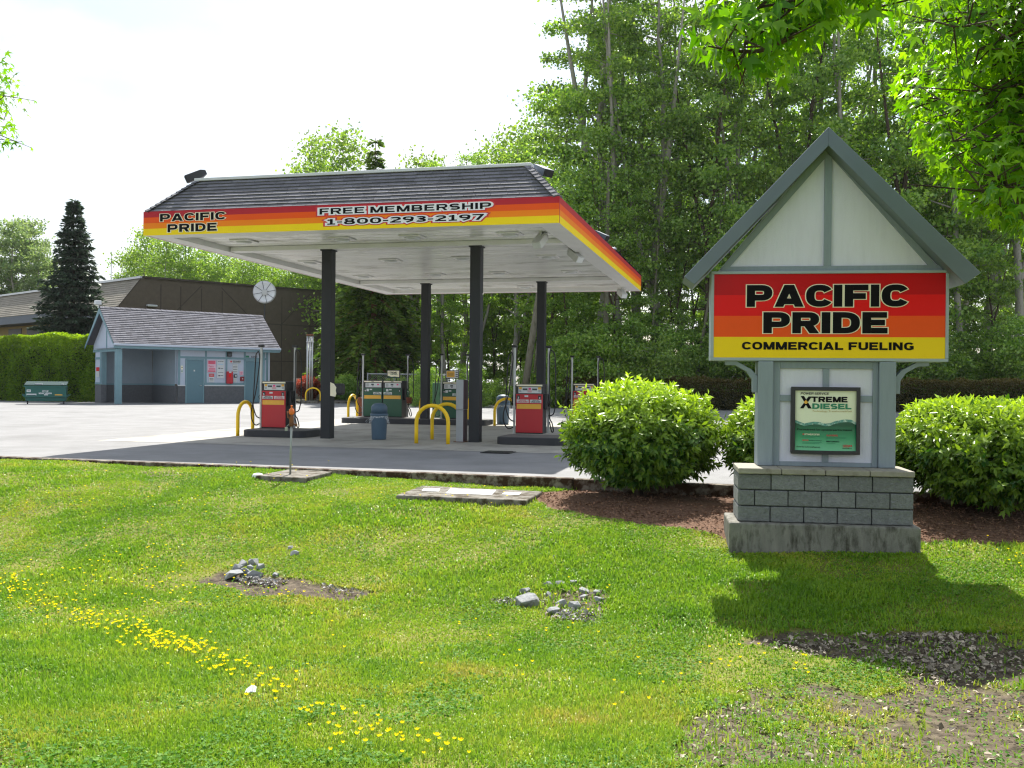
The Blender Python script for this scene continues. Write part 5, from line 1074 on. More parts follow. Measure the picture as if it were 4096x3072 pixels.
def tube_tree(branches, n=6):
    mb = MB()
    for pts, rs in branches: mb.tube(pts, rs, n, cap=False)
    return mb
def deciduous(seed, H, base, Rmax, nb, per, leaf=.2, trunk_r=.2, lean=(0, 0), mleaf=None, mbark=None, conic=.5, spread=.42, split=0):
    """trunk + crown meshes of a broadleaf tree"""
    rs = np.random.RandomState(seed); br_ = []
    def bend_(h): t = h / H; return np.array([lean[0] * t + .25 * math.sin(h * .35 + seed) + .1 * math.sin(h * 1.1 + seed), lean[1] * t + .22 * math.cos(h * .29 + seed * 2), h])
    hs = np.linspace(-.3, H * .97, 16); br_.append(([bend_(h) for h in hs], [max(.02, trunk_r * (1 - .9 * max(0, h) / H)) for h in hs]))
    C = []
    for s_ in range(split):
        a_ = rs.rand() * 6.28; h0 = H * rs.uniform(.2, .45); L_ = H - h0; pts = [bend_(h0) + np.array([math.cos(a_), math.sin(a_), 0]) * (L_ * .18 * t ** .8) + np.array([0, 0, L_ * .9 * t]) for t in np.linspace(0, 1, 8)]
        br_.append((pts, [max(.02, trunk_r * .6 * (1 - .9 * t)) for t in np.linspace(0, 1, 8)]))
    for i in range(nb):
        t = (i + rs.rand()) / nb; h = base * H + (H * .985 - base * H) * t; a_ = i * 2.4 + rs.rand() * 1.2
        prof = (1 - t) ** conic * min(1, .45 + t * 3.0); Lb = Rmax * prof * rs.uniform(.6, 1.15) + .35
        up = rs.uniform(.15, .75); p0 = bend_(h); dirv = np.array([math.cos(a_), math.sin(a_), 0])
        pts = [p0 + dirv * Lb * q_ + np.array([0, 0, Lb * (up * q_ - .35 * q_ * q_)]) + rs.normal(0, .05, 3) * (q_ > 0) for q_ in (0, .33, .66, 1.0)]
        br_.append((pts, [trunk_r * .28 * (1 - t * .6), trunk_r * .2 * (1 - t * .6), .025, .01]))
        k = max(2, int(Lb * 2.0))
        for j in range(k):
            q_ = .40 + .68 * (j + rs.rand()) / k; c_ = p0 + dirv * Lb * q_ + np.array([0, 0, Lb * (up * q_ - .35 * q_ * q_)])
            n_ = int(per * rs.uniform(.5, 1.4)); r3 = spread * rs.uniform(.6, 1.3)
            C.append(c_ + rs.normal(size=(n_, 3)) * np.array([r3, r3, r3 * .55]))
    C = np.concatenate(C); n = len(C)
    d = unit(rs.normal(size=(n, 3)) + np.array([0, 0, -.35])); sz = leaf * rs.uniform(.65, 1.25, n)
    cm = np_mesh('crown', leaves_np(C, sz, .72, d), 4, LF, mleaf or lm_forest, rs.rand(n))
    tm_ = tube_tree(br_); me = bpy.data.meshes.new('trunk'); me.from_pydata(tm_.v, [], tm_.f); me.materials.append(mbark or m_bark); me.polygons.foreach_set('use_smooth', [True] * len(tm_.f))
    return me, cm
def plant_tree(protos, P, rz, s, name, label, cat, group=None, sz=None):
    t = empty(name, P, rz, label, cat, group); t.scale = (s, s, sz or s)
    link('trunk', protos[0], t); link('crown', protos[1], t); return t
def conifer(seed, H, Rb, levels, dens, mleaf, mbark, droop=.5, r=.22, base=.06, leaf=.32, thin_top=0., jit=.6, fill=0):
    rs = np.random.RandomState(seed); br_ = [([(0, 0, -.2), (0, 0, H * .5), (0, 0, H)], [r, r * .55, .015])]; C = []; Dd = []; Z = []
    for i in range(levels):
        t = min(.985, (i + rs.rand() * jit) / levels); h = H * (base + (1 - base) * t); Lb0 = Rb * ((1 - t) ** .85) * (1 - thin_top * (t > .6)) + .18; nbr = int(5 + 5 * (1 - t)) + 1
        for k in range(nbr):
            a_ = k * 6.283 / nbr + rs.rand() * .9 + i; Lb = Lb0 * rs.uniform(.42, 1.25); dv = np.array([math.cos(a_), math.sin(a_), 0]); sd_ = np.array([-dv[1], dv[0], 0])
            fz = lambda q_: h + Lb * (.18 * q_ - droop * q_ * q_ + .22 * droop * q_ ** 3)
            pts = [dv * Lb * q_ + np.array([0, 0, fz(q_)]) for q_ in (0, .35, .7, 1)]; br_.append((pts, [.045 * (1 - t) + .012, .03 * (1 - t) + .01, .012, .005]))
            m_ = max(4, int(Lb * dens)); q = rs.uniform(.12, 1.03, m_); w_ = (1.05 - q) * .38 * Lb ** .8 * rs.uniform(-1, 1, m_)
            c_ = dv * (Lb * q)[:, None] + sd_ * w_[:, None]; c_[:, 2] += fz(q) + rs.normal(0, .05, m_) - np.abs(w_) * .25
            C.append(c_); dd = dv * .8 + sd_ * (np.sign(w_)[:, None] * .7) + rs.normal(0, .25, (m_, 3)); dd[:, 2] -= .25; Dd.append(dd)
    if fill:                                                # short inner sprays between the whorls
        tt = rs.rand(fill) ** 1.25; an = rs.rand(fill) * 6.283; rr = (Rb * (1 - tt) ** .85 + .1) * np.sqrt(rs.uniform(.25, .95, fill)) * (1 + .12 * np.sin(an * 3 + tt * 40)); C.append(np.stack([rr * np.cos(an), rr * np.sin(an), H * (base + (1 - base) * tt) - rr * .12], 1)); Dd.append(np.stack([np.cos(an), np.sin(an), rs.normal(.05, .35, fill)], 1) + rs.normal(0, .25, (fill, 3)))
    C = np.concatenate(C); Dd = np.concatenate(Dd); n = len(C)
    cm = np_mesh('crown', leaves_np(C, leaf * rs.uniform(.6, 1.3, n), .38, Dd, np.tile(np.array([[0, 0, 1.]]), (n, 1)) + rs.normal(0, .8, (n, 3)), .05), 4, LF, mleaf, rs.rand(n))
    tm_ = tube_tree(br_); me = bpy.data.meshes.new('trunk'); me.from_pydata(tm_.v, [], tm_.f); me.materials.append(mbark); me.polygons.foreach_set('use_smooth', [True] * len(tm_.f))
    return me, cm

# ------------------------------------------------------------------ woodland behind the station
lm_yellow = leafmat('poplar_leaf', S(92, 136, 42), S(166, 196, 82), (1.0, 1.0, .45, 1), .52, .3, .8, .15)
PA = [deciduous(11, 31, .26, 4.6, 44, 74, .23, .44, split=2, spread=.40), deciduous(12, 28, .24, 4.0, 42, 70, .22, .25, (1.6, .3), split=1, spread=.38, mleaf=lm_yellow), deciduous(13, 33, .32, 4.2, 42, 74, .23, .36, (-1.2, .2), split=2, spread=.40),
      deciduous(14, 22, .14, 3.6, 44, 74, .21, .18, (1.2, 0), spread=.38, mbark=m_barkd, split=1), deciduous(15, 17, .06, 3.2, 42, 80, .21, .14, (.8, .2), spread=.38, mbark=m_barkd)]
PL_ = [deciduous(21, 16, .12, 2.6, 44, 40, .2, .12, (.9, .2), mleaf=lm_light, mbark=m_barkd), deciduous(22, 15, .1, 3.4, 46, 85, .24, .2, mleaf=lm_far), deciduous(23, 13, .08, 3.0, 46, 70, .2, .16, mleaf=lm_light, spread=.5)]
PU = [deciduous(31, 5.5, .02, 2.6, 34, 80, .2, .08, mleaf=lm_forest, conic=.35), deciduous(32, 4.2, .02, 2.4, 30, 80, .2, .07, mleaf=lm_yellow, conic=.35)]
def at(vx, dep, z=0.0): p = D(vx * V, 1600, dep); return (p.x, p.y, z)
front = [  # view x (2212-wide photo), depth, proto, scale, label
    (1300, 60, 0, 1.0, 'tallest pale trunked tree rising directly behind the canopy right end'), (1262, 66, 2, .98, 'tall tree at the left edge of the tall wood'), (1345, 58, 1, 1.02, 'slim pale trunk just right of the canopy corner'),
    (1378, 63, 2, .95, 'straight tall tree second right of the canopy corner'), (1190, 60, 5, 1.22, 'thin light green tree with open crown above the canopy roof end'), (1420, 58, 0, .86, 'full leafed tall tree left of the sign gable'),
    (1470, 64, 1, 1.1, 'tall tree below the small gap of sky left of the overhanging branch'), (1515, 57, 3, 1.15, 'bright green tree at the left tip of the sign roof'), (1560, 62, 2, .95, 'tall tree behind the left slope of the sign roof'),
    (1610, 58, 1, .98, 'slender tall tree over the left sign slope'), (1660, 64, 0, 1.0, 'tall tree behind the upper left sign slope'), (1715, 58, 3, 1.3, 'dense green tree left of the sign peak'),
    (1770, 63, 2, .93, 'tall tree directly above the sign peak'), (1835, 58, 1, 1.05, 'tall tree right of the sign peak'), (1890, 64, 0, 1.0, 'tall tree behind the right slope of the sign roof'),
    (1945, 57, 3, 1.35, 'dark trunked tree over the right end of the sign slope'), (2010, 62, 2, .95, 'tall tree left of the right edge of the photo'), (2070, 57, 1, 1.0, 'tall tree beside the right tip of the sign roof'), (2130, 61, 0, .95, 'tall tree behind the star leaved branch at right'),
    (2195, 58, 2, .9, 'tall tree at the right edge of the photo'), (2260, 60, 1, 1.0, 'tall tree just past the right edge')]
PALL = PA + PL_
for i, (vx, dep, pi, s, lab) in enumerate(front):
    dd = dep * 1.02; plant_tree(PALL[pi], at(vx, dd), i * 1.7, s * 1.02, 'alder_tree', lab, 'tree', 'tall woodland trees')
for i in range(20):                       # second and third rows, nothing tells them apart in the photo
    vx = 1215 + i * 57 + random.uniform(-16, 16); dep = 72 + (i % 3) * 7 + random.uniform(-2, 2); s = random.uniform(.85, 1.0) * (.62 if vx < 1300 else .95)
    plant_tree(PA[(i * 3 + 1) % 4], at(vx, dep), i * 2.3, s, 'alder_tree', 'tall leafy tree deep in the wood behind the front row of trunks', 'tree', 'rear woodland trees')
for i, vx in enumerate((885, 925, 962, 1000, 1035, 1075, 1110, 1150, 1185)):
    plant_tree(PA[(0, 2, 1)[i % 3]], at(vx, 66 + (i % 2) * 7), i * 1.9, .52 + .03 * (i % 4), 'alder_tree', 'slim tree in the wood seen between the canopy columns', 'tree', 'slim trees between the canopy columns')
for i in range(22):                       # lower storey under the tall crowns
    vx = 955 + i * 60 + random.uniform(-22, 22); dep = 58 + (i % 2) * 5 + random.uniform(-2, 2)
    if vx < 1190: dep += 10
    plant_tree(PA[4] if i % 3 == 1 else PA[3], at(vx, dep), i * 1.1, random.uniform(.5, .78) * (.72 if vx < 1150 else 1), 'young_tree', 'bushy young tree filling the wood below the tall crowns', 'tree', 'young trees of the woodland edge')
for i in range(26):
    vx = 930 + i * 52 + random.uniform(-18, 18); dep = 55.5 + random.uniform(-1.5, 2.5)
    plant_tree(PU[i % 2], at(vx, dep), i * 2.1, random.uniform(.65, 1.0) * (.42 if vx < 1190 else 1), 'woodland_shrub', 'leafy shrub at the foot of the wood behind the station', 'shrub', 'shrubs at the foot of the wood')
for vx, dep, lean_, r_, h_, lab in ((1128, 54, 1.6, .22, 12, 'pale leaning trunk right of the middle columns'), (1146, 55.5, 1.1, .08, 11, 'thin leaning stem beside the pale leaning trunk'), (1494, 56, 1.9, .10, 13, 'slim pale leaning trunk left of the sign'), (1306, 56, .1, .2, 14, 'mossy upright trunk behind the far red pump'), (1400, 57, .8, .09, 16, 'thin crooked trunk in the dark part of the wood')):
    mb = MB().tube([(0, 0, -.2), (lean_ * .3, 0, h_ * .3), (lean_ * .62, .1, h_ * .6), (lean_, 0, h_)], [r_, r_ * .85, r_ * .7, r_ * .4], 8)
    rs = np.random.RandomState(int(vx)); t = empty('alder_tree', at(vx, dep), 0, lab, 'tree', 'leaning trunks at the woodland edge'); mb.build('trunk', mat('grey_bark', S(116, 112, 96), .95, .3, 3, .6, 25, streak=(3, 3, .8), c2=S(72, 72, 52), c2amt=(.45, .65)), t, smooth=True)
    C = np.concatenate([np.array([lean_ * q, 0, h_ * q]) + rs.normal(size=(260, 3)) * np.array([1.3, 1.0, .8]) for q in (.75, .85, .95, 1.05, 1.15)]); link('crown', leaf_mesh('crown', C, .2, lm_forest, w=.7), t)
# left of the wood: trees over the canopy roof and behind the brown building
for vx, dep, pi, s, lab in ((705, 95, 5, 1.58, 'thin young tree showing over the canopy roof, left of the spire'), (745, 92, 7, 1.92, 'light green tree beside the conifer spire above the canopy roof'), (662, 100, 7, 1.82, 'pale low tree over the left part of the canopy roof'), (908, 92, 7, 1.74, 'rounded light tree over the middle of the canopy roof'), (945, 95, 7, 1.66, 'low light tree right of the rounded one above the canopy'), (1080, 84, 7, 1.68, 'bright low tree over the right part of the canopy roof'),
                            (1152, 74, 5, 1.48, 'airy small tree left of the tall wood'), (1125, 80, 7, 1.72, 'leafy tree under the airy small tree'), (1225, 70, 3, .82, 'bushy tree behind the canopy roof end'),
                            (318, 108, 7, 1.38, 'light green tree behind the left end of the canopy'), (362, 104, 7, 1.28, 'light tree just left of the peak of the brown building'), (402, 106, 7, 1.32, 'leafy tree above the peak of the brown building'), (438, 110, 7, 1.26, 'leafy tree right of the brown building peak'), (478, 108, 7, 1.20, 'leafy tree behind the brown wall and dish'), (520, 104, 7, 1.10, 'dense tree left of the satellite dish above the wall'), (556, 106, 7, 1.14, 'leafy tree directly above the satellite dish'), (592, 108, 7, 1.10, 'leafy tree right of the satellite dish'), (628, 104, 7, 1.08, 'leafy tree above the right end of the brown wall'), (665, 102, 7, 1.0, 'leafy tree beside the front left column'), (695, 100, 7, .98, 'leafy tree behind the front left column'),
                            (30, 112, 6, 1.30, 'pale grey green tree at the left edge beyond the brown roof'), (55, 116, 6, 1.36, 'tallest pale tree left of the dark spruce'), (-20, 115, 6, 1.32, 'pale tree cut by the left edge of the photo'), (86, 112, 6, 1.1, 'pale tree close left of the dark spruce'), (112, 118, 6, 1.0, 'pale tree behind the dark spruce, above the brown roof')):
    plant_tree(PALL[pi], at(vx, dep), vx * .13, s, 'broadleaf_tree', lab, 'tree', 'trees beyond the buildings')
for i in range(13): plant_tree(PL_[2], at(285 + i * 36, 122 + (i % 2) * 5), i * 1.9, 1.36 - i * .02, 'broadleaf_tree', 'tree in the far row behind the brown building', 'tree', 'far row of trees behind the brown building')
# conifers
cs = conifer(41, 13.6, 3.0, 50, 70, lm_spr, m_barkd, .2, .2, .03, .34, 0., 1.4, 3500); p = at(157, 66)
plant_tree(cs, p, .3, 1.0, 'spruce_tree', 'dark pointed spruce standing between hedge and shed', 'tree')
cf = conifer(42, 17.6, 3.5, 32, 46, lm_con, m_barkr, .8, .26, .13, .42, .3); p = at(806, 64)
plant_tree(cf, p, 1.2, 1.0, 'fir_tree', 'large drooping conifer behind the canopy with its spire above the roof', 'tree')
plant_tree(cf, at(842, 66), 2.9, .85, 'fir_tree', 'dark conifer with a reddish trunk right of the large one', 'tree'); plant_tree(cf, at(772, 68), 4.1, .88, 'fir_tree', 'dark conifer left of the large drooping one beside the brown wall', 'tree')

# ------------------------------------------------------------------ hedges and small shrubs
def hedge(name, A, B, depth, h, n, leaf, m, label, top_up=1.0, bumps=.18):
    A, B = Vector(A), Vector(B); d = (B - A); d.z = 0; ln = d.length; ang = math.atan2(d.y, d.x); t = empty(name, (A.x, A.y, 0), ang, label, 'hedge')
    u = rng.random(n); faces = rng.choice(4, n, p=[.56, .28, .08, .08]); x = rng.random(n) * ln; zz_ = rng.random(n) * h; y = rng.random(n) * depth; k = rng.exponential(.15, n)
    P = np.stack([x, y, zz_], 1)
    P[faces == 0, 1] = k[faces == 0]; P[faces == 1, 2] = h - k[faces == 1]; P[faces == 2, 0] = k[faces == 2]; P[faces == 3, 0] = ln - k[faces == 3]
    bump = (vnoise(P[:, 0], P[:, 2], .8, 3) - .5) * bumps * 2; P[:, 1] += bump; P[:, 2] += (vnoise(P[:, 0], P[:, 1], .7, 4) - .5) * bumps * 1.6 * np.clip(P[:, 2] / h, 0, 1) ** 2
    nout = np.zeros((n, 3)); nout[faces == 0, 1] = -1; nout[faces == 1, 2] = 1; nout[faces == 2, 0] = -1; nout[faces == 3, 0] = 1
    dd = rng.normal(size=(n, 3)) * .7 + nout * .7; dd[:, 2] += .25
    link('foliage', leaf_mesh('foliage', P, leaf * rng.uniform(.7, 1.3, n), m, np.clip(rng.random(n) * .55 + .5 * np.clip(P[:, 2] / h, 0, 1.1) ** 5, 0, 1), w=.6, d=dd), t)  # tone rises steeply with height: sunlit hedge top put into the leaf colour
    MB().box(.3, ln - .35, .45, depth - .3, .05, h - .7).build('light_block_core', m_core, t)  # added dark box that blocks light through the hedge
    for q in np.arange(.6, ln, 1.4): MB().tube([(q, .5, -.05), (q + .1, .5, .5)], .05, 6).build('stem', m_barkd, t) if q < 8 else None
    return t
e1 = D(352, 1603, 57.5); e0 = D(-560, 1603, 60.5)
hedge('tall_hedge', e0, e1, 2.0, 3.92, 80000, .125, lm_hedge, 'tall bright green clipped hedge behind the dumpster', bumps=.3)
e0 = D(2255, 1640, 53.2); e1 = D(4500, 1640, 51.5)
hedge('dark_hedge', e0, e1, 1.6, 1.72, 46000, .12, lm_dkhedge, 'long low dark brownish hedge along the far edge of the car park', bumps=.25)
def shrub(name, P, rx, rz, zc, n, leaf, m, label, group=None, core=.72, squash=1., seed=0, stems=5, droop=.55, w=.42, flat_top=0.):
    """round shrub: shoots reaching a bumpy ellipsoid, each tipped with a spray of leaves"""
    rs = np.random.RandomState(seed + 5); t = empty(name, P, seed * 1.3, label, 'shrub', group)
    per = 9; ns = n // per; d = unit(rs.normal(size=(ns, 3)) + np.array([0, 0, .12])); lump = 1 + .07 * np.sin(d[:, 0] * 5 + seed) * np.cos(d[:, 1] * 4 + d[:, 2] * 5) + .05 * np.sin(d[:, 0] * 11 + d[:, 2] * 9 + seed) + rs.normal(0, .05, ns) + .13 * (rs.rand(ns) > .975)
    rr = np.maximum(.35, 1 - rs.exponential(.07, ns)) * lump; tip = d * rr[:, None] * np.array([rx, rx * squash, rz]) ; 
    if flat_top: tip[:, 2] = np.where(tip[:, 2] > rz * flat_top, rz * flat_top + (tip[:, 2] - rz * flat_top) * .45, tip[:, 2])
    sd = unit(d * np.array([1, 1, .6]) + np.array([0, 0, .35]) + rs.normal(0, .25, (ns, 3)))
    q = np.linspace(0, 1, per); base = tip[:, None, :] - sd[:, None, :] * ((1 - q) * leaf * 2.0)[None, :, None]
    az = (np.arange(per) * 2.4)[None, :] + rs.rand(ns, 1) * 6.28; a_ = unit(np.cross(sd, np.array([.1, .2, 1.]))); b_ = np.cross(sd, a_)
    out = a_[:, None, :] * np.cos(az)[..., None] + b_[:, None, :] * np.sin(az)[..., None]
    dl = out * .8 + sd[:, None, :] * (.25 + .5 * q)[None, :, None]; topness = np.clip(d[:, 2], -.3, 1)[:, None, None]; dl = dl + np.array([0, 0, -1.]) * droop * (1 - topness) + rs.normal(0, .15, dl.shape)
    C = base.reshape(-1, 3) + np.array([0, 0, zc]); dl = dl.reshape(-1, 3); nn2 = np.tile(sd[:, None, :], (1, per, 1)).reshape(-1, 3) + rs.normal(0, .2, dl.shape)
    va = np.clip(np.repeat(rs.rand(ns), per) * .4 + rs.rand(ns * per) * .25 + .2 * np.tile(q, ns) + .75 * np.repeat(np.clip(d[:, 2] + .02, 0, 1), per) - .24, 0, 1)  # leaf tone lightens upward: sunlit top and shaded underside painted into the colour
    link('foliage', np_mesh('foliage', leaves_np(C, leaf * rs.uniform(.7, 1.25, len(C)), w, dl, nn2, .1), 4, LF, m, va), t)
    # dense inner twigs with leaves in the darker half of the tones
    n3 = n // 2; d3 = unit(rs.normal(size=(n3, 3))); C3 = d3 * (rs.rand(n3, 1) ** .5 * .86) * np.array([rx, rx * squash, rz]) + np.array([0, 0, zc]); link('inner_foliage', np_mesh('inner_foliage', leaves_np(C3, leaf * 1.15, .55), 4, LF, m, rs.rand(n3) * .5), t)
    st_ = MB()
    for k in range(stems):
        a0 = k * 6.28 / max(1, stems) + rs.rand(); st_.tube([(.05 * math.cos(a0), .05 * math.sin(a0), -.15), (.1 * math.cos(a0), .1 * math.sin(a0), zc * .4), (rx * .4 * math.cos(a0), rx * .4 * math.sin(a0), zc)], [.035, .03, .015], 6)
    st_.build('stems', m_barkd, t, smooth=True); return t
def onlawn(p): return (p.x, p.y, float(lawn_z(p.x, p.y)))
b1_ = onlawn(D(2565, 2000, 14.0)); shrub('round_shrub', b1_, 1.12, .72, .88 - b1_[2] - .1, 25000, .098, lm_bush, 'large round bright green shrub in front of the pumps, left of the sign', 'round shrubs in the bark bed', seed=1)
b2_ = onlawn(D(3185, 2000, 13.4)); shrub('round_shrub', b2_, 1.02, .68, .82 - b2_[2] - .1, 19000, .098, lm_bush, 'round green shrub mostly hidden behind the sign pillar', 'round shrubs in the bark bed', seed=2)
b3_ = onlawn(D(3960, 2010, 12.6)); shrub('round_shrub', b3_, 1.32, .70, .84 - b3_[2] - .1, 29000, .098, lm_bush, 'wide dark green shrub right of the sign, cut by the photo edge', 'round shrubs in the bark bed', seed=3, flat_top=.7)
p = D(1233, 1560, 61.5); shrub('red_shrub', (p.x, p.y, .1), .82, .72, .85, 4500, .13, lm_red, 'rounded reddish shrub behind the steel vent pipes', seed=4, droop=.1)
p = D(1386, 1580, 60.5); shrub('green_shrub', (p.x, p.y, .1), .85, .85, .9, 4500, .14, lm_forest, 'round green shrub left of the green diesel pumps', seed=5, droop=.2)
p = D(1340, 1590, 63.5); shrub('green_shrub', (p.x, p.y, .1), .7, .7, .75, 3500, .14, lm_bush, 'small green shrub seen beside the front left column', seed=6, droop=.2)
p = D(1590, 1590, 60); shrub('green_shrub', (p.x, p.y, 0), 1.0, .9, .8, 4500, .16, lm_light, 'light leafy shrub at the wire fence behind the green pumps', seed=7, droop=.2)
p = D(1700, 1590, 60.5); shrub('green_shrub', (p.x, p.y, 0), 1.2, 1.1, .9, 5000, .16, lm_light, 'bright shrub behind the rear left column', seed=8, droop=.2)

# wire fence behind the green pumps
A, B = D(1470, 1600, 57.5), D(1790, 1600, 57.5); t = empty('wire_fence', (A.x, A.y, 0), 0, 'grey chain link fence with top rail behind the green pumps', 'fence'); ln = B.x - A.x
MB().tube([(0, 0, 1.85), (ln, 0, 1.85)], .035, 8).build('top_rail', m_galv, t)
for k in range(4): MB().tube([(ln * k / 3, 0, 0), (ln * k / 3, 0, 1.92)], .04, 8).build('fence_post', m_galv, t)
mb = MB(); x = -1.7
while x < ln:
    for s_ in (1, -1):
        xa, xb = (x, x + 1.8) if s_ > 0 else (x + 1.8, x); za, zb_ = .03, 1.83
        t0, t1 = 0, 1
        for (lo) in (0,):
            if s_ > 0: t0 = max(0, -x / 1.8); t1 = min(1, (ln - x) / 1.8)
            else: t0 = max(0, (x + 1.8 - ln) / 1.8); t1 = min(1, (x + 1.8) / 1.8)
        if t1 > t0: mb.tube([(xa + (xb - xa) * t0, s_ * .004, za + 1.8 * t0), (xa + (xb - xa) * t1, s_ * .004, za + 1.8 * t1)], .004, 3, cap=False)
    x += .14
mb.build('wire_mesh', m_galv, t)

# ------------------------------------------------------------------ sweetgum trees overhanging the lawn
def star_leaves(C, size, d, nrm):
    """five pointed leaves: stalk point + lobed blade"""
    n = len(C); d = unit(d); b = unit(np.cross(d, nrm)); u = np.cross(b, d); s = np.asarray(size).reshape(-1, 1) * np.ones((n, 1)); pts = []
    lob = [(0, .05, 0)]
    for k in range(5):
        an = R(-118 + 59 * k); rad = (.58, .92, 1.12, .92, .58)[k]
        if k == 0: lob.append((-.16, -.02, 0))
        lob.append((rad * math.sin(an) * .98, rad * math.cos(an) * .98 + .08, -.24))
        if k < 4: a2 = R(-118 + 59 * k + 29.5); lob.append(((.36 if k in (1, 2) else .34) * math.sin(a2), .36 * math.cos(a2) + .08, .02))
    lob.append((.16, -.02, 0))
    for (x, y, z) in lob:
        jr = 1 + rng.normal(0, .13, (n, 1)); pts.append(C + b * s * x * jr + d * s * y * jr + u * s * (z + rng.normal(0, .10, (n, 1)) * abs(z) * 4))
    return np.stack(pts, 1).reshape(-1, 3), len(lob)
def sweetgum(label, trunkP, H, twigs, nleaf_per, leaf, seed, sp=.28, clip=False):
    rs = np.random.RandomState(seed); t = empty('sweetgum_tree', trunkP, 0, label, 'tree', None); o = np.array(trunkP); br_ = [([(0, 0, -.3), (.05, 0, H * .4), (0, .05, H * .8), (0, 0, H)], [.16, .13, .08, .03])]; C = []; Dd = []; Nn = []
    for (s0, ctrl, end, dens) in twigs:
        near = end[1] < 5.6 and seed == 5
        P = spline([np.array(s0) - o, np.array(ctrl) - o, np.array(end) - o], 6); P = [np.array(p) for p in P]; br_.append((P, list(np.linspace(.018, .004, len(P)))))
        n_ = int(dens); q = rs.uniform(.12, 1.0, n_) ** .8 * (len(P) - 1); i = np.clip(q.astype(int), 0, len(P) - 2); f = (q - i)[:, None]; PP = np.array(P)
        c_ = PP[i] * (1 - f) + PP[i + 1] * f; spd = sp * (.62 if near else 1); off = np.clip(rs.normal(size=(n_, 3)), -1.5, 1.5) * np.array([spd, spd, spd * .6]); C.append(c_ + off)
        out = off + np.array([0, 0, -.12]) + rs.normal(0, .08, (n_, 3)); out[:, 2] -= .26; Dd.append(out); Nn.append(np.array([0, 0, 1.]) + rs.normal(0, .45, (n_, 3)))
        for k in range(max(1, n_ // 9)):
            j = rs.randint(n_); br_.append(([c_[j], c_[j] + off[j] * .5, c_[j] + off[j]], [.007, .005, .003]))
    C = np.concatenate(C); Dd = np.concatenate(Dd); Nn = np.concatenate(Nn); lf = leaf * rs.uniform(.6, 1.2, len(C)); Wp = C + o; lf = np.where(Wp[:, 1] < 5.6, lf * 1.15, lf)
    if clip:                                                # outline of the crown as it hangs into view
        rel = Wp - np.array(CAMP); dz = rel @ np.array(FWD); vx_ = (2048 + F * (rel @ np.array(RT)) / dz) / V; vy_ = (1536 - F * (rel @ np.array(UP)) / dz) / V
        lim_ = np.interp(vy_, [0, 50, 150, 250, 330, 400, 450, 500, 560], [1950, 1935, 1925, 1945, 1985, 2045, 2085, 2185, 2320]); low = np.interp(vx_, [1480, 1560, 1640, 1690, 1720, 1800, 1900, 1940], [95, 140, 155, 172, 115, 55, 40, 30])
        k_ = np.where(Wp[:, 1] < 5.6, vy_ < low, vx_ > lim_); C, Dd, Nn, lf = C[k_], Dd[k_], Nn[k_], lf[k_]
    vs_, nv = star_leaves(C, lf, Dd, Nn)
    fs = [(0, k, k + 1) for k in range(1, nv - 1)]
    link('crown', np_mesh('crown', vs_, nv, fs, lm_maple, rs.rand(len(C))), t); tube_tree(br_).build('trunk', m_barkd, t, smooth=True); return t
tw = []
def pt(vx, vy, dep): p = D(vx * V, vy * V, dep); return (p.x, p.y, p.z)
TR = (6.6, 6.6, -.2)
rs = np.random.RandomState(3)
# overhanging branch tip (nearer) and the hanging mass at the right
tw.append(((5.4, 5.4, 4.5), pt(1850, -220, 5.0), pt(1700, 90, 4.9), 130)); tw.append(((4.0, 5.2, 4.4), pt(1760, -60, 4.9), pt(1600, 140, 4.8), 130)); tw.append((pt(1740, 60, 4.9), pt(1640, 110, 4.85), pt(1530, 100, 4.8), 70))
tw.append((pt(1760, -30, 4.9), pt(1700, 10, 4.9), pt(1650, 40, 5.0), 120)); tw.append((pt(1900, -80, 5.0), pt(1860, -20, 5.1), pt(1880, 20, 5.2), 110)); tw.append((pt(1800, -60, 5.0), pt(1770, 0, 5.0), pt(1790, 30, 5.0), 70))
for k in range(64):
    ty = rs.uniform(-60, 470); lim = 1995 + (max(0, ty - 230) * .62) + (40 if ty < 40 else 0); tx = lim + rs.rand() ** 1.3 * (2330 - lim) + rs.uniform(-10, 14); dep = rs.uniform(6.2, 8.6)
    e_ = np.array(pt(tx, ty, dep)); st0 = np.array([TR[0], TR[1] + .6, e_[2] + rs.uniform(-.3, .9)]); md = (e_ + st0) / 2 + np.array([0, 0, .35]); s0 = st0 + (e_ - st0) * .25; tw.append((tuple(s0), tuple(md), tuple(e_), 430))
for k in range(46):
    ty = rs.uniform(130, 450); tx = rs.uniform(2030 + max(0, ty - 260) * .5, 2340); dep = rs.uniform(7.4, 9.4); e_ = np.array(pt(tx, ty, dep)); st0 = np.array([TR[0], TR[1] + 1.2, e_[2] + .3]); tw.append((tuple(st0 + (e_ - st0) * .35), tuple((e_ + st0) / 2 + np.array([0, 0, .3])), tuple(e_), 420))
sweetgum('leafy star leaved tree overhanging the top right of the photo', TR, 7.5, tw, 30, .082, 5, .29, True)
tw = []
for k in range(16):
    ty = rs.uniform(130, 330); tx = 26 - abs(ty - 225) * .34 - rs.rand() * 70; dep = rs.uniform(13.5, 15); e_ = np.array(pt(tx, ty, dep)); st0 = np.array([-11.2, 15.0, e_[2] + .6]); tw.append((tuple(st0), tuple((e_ + st0) / 2 + np.array([0, 0, .3])), tuple(e_), 150))
sweetgum('star leaved tree showing only branch tips at the left edge', (-11.4, 15.0, -.1), 7.5, tw, 30, .085, 8, .24)

